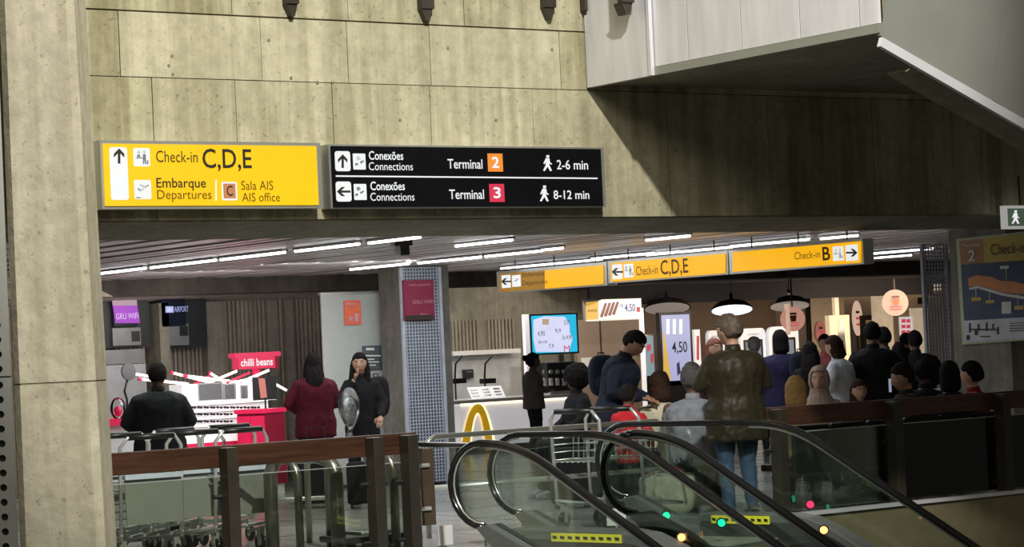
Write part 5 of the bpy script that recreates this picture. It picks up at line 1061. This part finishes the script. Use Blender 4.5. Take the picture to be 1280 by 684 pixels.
suitcase('black suitcase at the feet of the person with the plastic bag', onV(448, 25.9), .36, .26, .50, BLK, -YAW)
t = thing('luggage_bar', 'low stainless bumper bar in front of the two black suitcases', 'barrier', onV(348, 24.6)); a_, b_ = onV(322, 24.4, .22), onV(412, 24.4, .22); bm = new(); tube(bm, [a_, b_], .022, 8); obj('bar', bm, CHROME, t, True)
for q in (a_+(b_-a_)*.03, b_-(b_-a_)*.03): bm = new(); tube(bm, [(q.x, q.y, 0), (q.x, q.y, .22)], .018, 8); obj('post', bm, CHROME, t)
# --- centre
person('person in dark grey top and black trousers standing in profile at the glowing counter', 664, 36.2, 8, 1.50, BROWN, CHAR, BLK, HBLK, 'bun', ('down', 'front'), vox=.018, pleg=.4, build=1.25, hs=1.25, coat=.02)
pn_, *_ = person('tall person in a navy jacket looking down beside the wire basket trolley', 762, 23.9, 340, 1.82, TAN, NAVY, JEAND, HBLK, 'short', ('front', 'front'), lean=15, hpitch=24, coat=.02, vox=.014, build=1.15, face_on=True)
backpack('dark backpack on the back of the person in the navy jacket', 752, 24.1, 1.13, NAVY, .30, .42, .18, -.4)
def seat_box(px, v, h, lab, m=None, w_=.42):
    return suitcase(lab, onV(px, v), w_, .34, h, m or BLK, -YAW, False)
seat_box(716, 26.2, .50, 'dark suitcase used as a seat by the person with the afro')
person('seated person with a round black afro in dark clothes', 718, 26.2, 200, 1.68, BROWN, BLK, BLK, HBLK, 'afro', ('lap', 'lap'), sit=.50, shoe=SNK, vox=.017, coat=.01)
seat_box(781, 23.2, .40, 'dark suitcase used as a seat by the boy in red')
person('seated child in a bright red top in front of the navy jacket', 781, 23.2, 60, 1.45, BROWN, REDC_, JEAND, HBLK, 'short', ('lap', 'lap'), sit=.46, vox=.017)
seat_box(822, 23.9, .42, 'black case used as a seat by the person in cream')
person('seated person in a cream top with long brown hair, seen from behind', 822, 23.9, 95, 1.66, TAN, CREAMC, JEAND, HBRN, 'bob', ('lap', 'front'), sit=.43, vox=.015, build=1.1, hs=1.25)
seat_box(862, 23.3, .37, 'dark case used as a seat by the person in the grey t-shirt')
person('seated person in a grey t-shirt with cropped hair, seen from behind', 862, 23.3, 75, 1.80, BROWN, GREYT, JEAND, HSHV, 'shaved', ('lap', 'front'), sit=.42, vox=.014, build=1.4, hs=1.3)
pj, U, hp, arms = person('broad person in olive leather jacket and blue jeans, seen from behind', 915, 21.9, 108, 1.83, LIGHT, OLIVE, JEAN, HGRY, 'short', ('chest', 'chest'), coat=.045, vox=.014, build=1.22, hpitch=8, hyaw=22, topm_len=.13, hs=1.22)
person('person with reddish hair half hidden left of the olive jacket', 891, 27.5, 300, 1.64, LIGHT, BROWNC, BLK, REDH, 'bob', ('phone', 'down'), vox=.018, face_on=True)
# --- right crowd, standing
person('person in purple-navy jacket with black hair standing at the order kiosks', 975, 27.6, 100, 1.70, TAN, PURP, BLK, HBLK, 'bob', ('side', 'front'), vox=.017, build=1.2, coat=.03)
backpack('dark backpack worn by the person in the purple-navy jacket', 1000, 27.2, 1.05, NAVY, .28, .42, .2, -.5)
person('far person in a grey beanie in front of the white order kiosk', 942, 33.0, 90, 1.62, TAN, PURP, BLK, mat('grey_beanie', (.30, .29, .31), .8), 'beanie', vox=.022)
person('person in black with long dark hair standing behind the headscarf', 1011, 27.0, 70, 1.55, TAN, BLK, BLK, HBLK, 'long', vox=.018)
person('person in pink further back beside the cream cafe panel', 1030, 31.5, 250, 1.62, LIGHT, PINKC, BLK, HBLK, 'short', ('phone', 'front'), vox=.022, build=1.1)
person('person in a white shirt with brown hair, leaning behind the headscarf', 1053, 26.0, 150, 1.62, LIGHT, WHITEC, JEAND, HBRN, 'bob', ('front', 'down'), lean=8, vox=.016, build=1.1, coat=.01)
person('person in black with short dark hair, tallest of the crowd on the right', 1090, 26.2, 85, 1.74, TAN, BLK, BLK, HBLK, 'short', ('side', 'side'), vox=.016, build=1.15, coat=.03)
person('person in charcoal just behind the tallest one in black', 1104, 27.6, 110, 1.68, BROWN, CHAR, BLK, HBLK, 'short', vox=.018, build=1.1)
person('far small person in dark clothes under the round cup sign', 1131, 35.0, 80, 1.58, TAN, BLK, BLK, HBLK, 'short', vox=.024)
# --- right crowd, seated behind the guard rail
def seated(label, px, v, topz, face, **kw):
    if topz > 10: topz = 1.7-(topz-hz(px))/(FPX/v)
    H = kw.pop('H', 1.72); k = H/1.75; kw.setdefault('hs', 1.2); sit = topz-(1.755-.92)*k-.09
    return person(label, px, v, face, H, sit=max(.30, sit), **kw)
seated('seated person with blond hair and beige knit, seen from behind left of the headscarf', 991, 23.3, 476, 80, skinc=LIGHT, top=BEIGEC, bottom=JEAND, hair=HBLD, style='bob', pose=('lap', 'lap'), vox=.016)
seated('smiling person in a taupe headscarf facing the camera', 1021, 25.6, 464, 262, skinc=LIGHT, top=TAUPE, bottom=BLK, hair=TAUPE, style='hijab', pose=('lap', 'lap'), face_on=True, vox=.013, hyaw=-5)
seated('seated child with dark brown hair in front of the white shirt', 1069, 25.4, 479, 285, H=1.5, skinc=LIGHT, top=BROWNC, bottom=JEAND, hair=HBRN, style='bob', pose=('lap', 'lap'), face_on=True, vox=.015)
seated('seated person in black turned left looking at a phone, right of the child', 1130, 24.1, 459, 185, skinc=TAN, top=BLK, bottom=BLK, hair=HBLK, style='short', pose=('phone', 'phone'), vox=.015, build=1.25, coat=.03, hpitch=12)
seated('seated person with black hair next to the mesh cover, seen from behind', 1184, 24.3, 457, 90, skinc=TAN, top=BLK, bottom=BLK, hair=HBLK, style='bob', pose=('lap', 'lap'), vox=.015, build=1.1)
seated('seated person in a dark red jacket with short black hair at the far right', 1213, 24.6, 457, 150, skinc=LIGHT, top=DRED, bottom=JEAND, hair=HBLK, style='short', pose=('lap', 'lap'), vox=.015, build=1.1)
seated('seated person in black between the phone user and the mesh cover', 1152, 26.2, 455, 100, skinc=BROWN, top=BLK, bottom=BLK, hair=HBLK, style='short', pose=('lap', 'lap'), vox=.018, build=1.2)
person('person in a dark coat standing in the crowd left of the mesh cover', 1143, 28.2, 95, 1.62, BROWN, BLK, BLK, HBLK, 'short', ('side', 'side'), vox=.02, build=1.3, coat=.03)
person('person with long dark hair in the crowd, right of the one in charcoal', 1122, 27.3, 80, 1.50, TAN, NAVY, BLK, HBLK, 'long', ('side', 'side'), vox=.02, build=1.2)
# phone and white tray
PH = mat('phone_glass', (.02, .02, .025), .1)
def phone(label, px, py, v, rz=0):
    d = ray(px, py); p = EYE+d*(v/d.dot(FLAT)); t = thing('phone', label, 'phone', p, rz); bm = new(); bx(bm, -.036, .036, -.004, .004, -.072, .072); obj('case', bm, PH, t, local=True, bevel=.004); bm = new(); bx(bm, -.033, .033, -.006, -.004, -.068, .068); obj('screen', bm, emi('phone_screen', (.4, .45, .6), .6), t, local=True)
phone('phone in the hands of the seated person in black on the right', 1112, 482, 24.4, .4)
p = onV(1160, 27.2); zt_ = 1.7-(487-hz(1158))/(FPX/27.2)
t = thing('cafe_table', 'small round white cafe table left of the right mesh column cover', 'table', p); bm = new(); disc(bm, p+Vector((0, 0, zt_-.03)), (0, 0, 1), .30, .03, 28, ex=(1, 0, 0)); obj('table_top', bm, WHITE, t); bm = new(); tube(bm, [p, p+Vector((0, 0, zt_-.03))], .035, 12); obj('pedestal', bm, CHROME, t); bm = new(); disc(bm, p, (0, 0, 1), .22, .02, 24, ex=(1, 0, 0)); obj('foot', bm, CHROME, t)
# ---------------------------------------------------------------- luggage on the floor by the barrier
WCV = cloth('cream_canvas', (.42, .40, .32)); 
p = onV(826, 23.0); t = thing('canvas_bag', 'pale canvas holdall with a red strap standing behind the barrier post', 'bag', p, -YAW)
bm = new(); ell(bm, (0, 0, .20), .3, .14, .2, 20, 14, fn=lambda n: Vector((math.copysign(abs(n.x)**.5, n.x)*.28, math.copysign(abs(n.y)**.6, n.y)*.14, math.copysign(abs(n.z)**.55, n.z)*.20))); 
for v_ in bm.verts: v_.co += Vector((0, 0, .012*noise.noise(v_.co*9)))+v_.co*.08*noise.noise(v_.co*7)
obj('bag_body', bm, WCV, t, True, local=True); bm = new(); tube(bm, [(-.16, -.15, .12), (-.12, -.17, .42), (.12, -.17, .42), (.16, -.15, .12)], .012, 8); obj('handle', bm, WCV, t, True, local=True); bm = new(); tube(bm, [(-.18, 0, .40), (0, 0, .45), (.16, 0, .41)], .035, 8, .5); obj('red_cloth', bm, REDC_, t, True, local=True)
suitcase('black suitcase standing under the crossed legs beside the barrier', onV(706, 24.4), .40, .26, .62, BLK, -YAW+.2)
suitcase('dark grey suitcase loaded on the wire basket trolley', onV(760, 25.5), .45, .3, .55, mat('dark_grey_shell', (.05, .055, .055), .4), -YAW-.2, False)
# trolley luggage and stroller wheel
# black seating bench behind the right rail
SEATM = mat('black_seat_leather', (.020, .018, .016), .35); YBN = 17.08
n0, n1 = onY(992, 560, YBN).x, onY(1262, 560, YBN).x
t = thing('waiting_bench', 'row of black waiting seats behind the right guard rail', 'bench', ((n0+n1)/2, YBN, 0)); n = 6; wdt = (n1-n0)/n
for k in range(n):
    a_ = n0+k*wdt; bm = new(); bx(bm, a_+.02, a_+wdt-.02, YBN, YBN+.06, .34, .80); obj('backrest', bm, SEATM, t, bevel=.015); bm = new(); bx(bm, a_+.06, a_+wdt-.06, YBN-.012, YBN, .735, .752); obj('reflection_strip', bm, mat('tube_reflection_tint', (.60, .50, .28), .25, .6), t)  # yellowish bar modelled to imitate a ceiling tube's reflection in the rail glass
    bm = new(); bx(bm, a_+.02, a_+wdt-.02, YBN+.06, YBN+.52, .36, .43); obj('seat', bm, SEATM, t, bevel=.015)
for k in range(0, n+1, 2):
    a_ = n0+k*wdt; bm = new(); bx(bm, a_-.02, a_+.02, YBN+.05, YBN+.5, 0, .04); bx(bm, a_-.02, a_+.02, YBN+.22, YBN+.28, .04, .36); stuff(obj('leg_frame', bm, CHROME, t))
bm = new(); bx(bm, n0, n1, YBN+.22, YBN+.28, .30, .36); obj('beam', bm, CHROME, t)

p = onV(760, 21.0); t = thing('floor_notice', 'blank white square notice behind the glass of the nearer escalator', 'notice', p+Vector((0, 0, 0))); zq = 1.7-(656-hz(760))/(FPX/21.0)
bm = new(); obox(bm, p+Vector((0, 0, zq+.07)), RGT, FLAT, (0, 0, 1), .085, .006, .075); obj('plate', bm, WHITE, t); bm = new(); tube(bm, [p+FLAT*.01, p+FLAT*.01+Vector((0, 0, zq+.02))], .012, 8); obj('stem', bm, CHROME, t); bm = new(); disc(bm, p, (0, 0, 1), .07, .012, 16, ex=(1, 0, 0)); obj('foot', bm, CHROME, t)
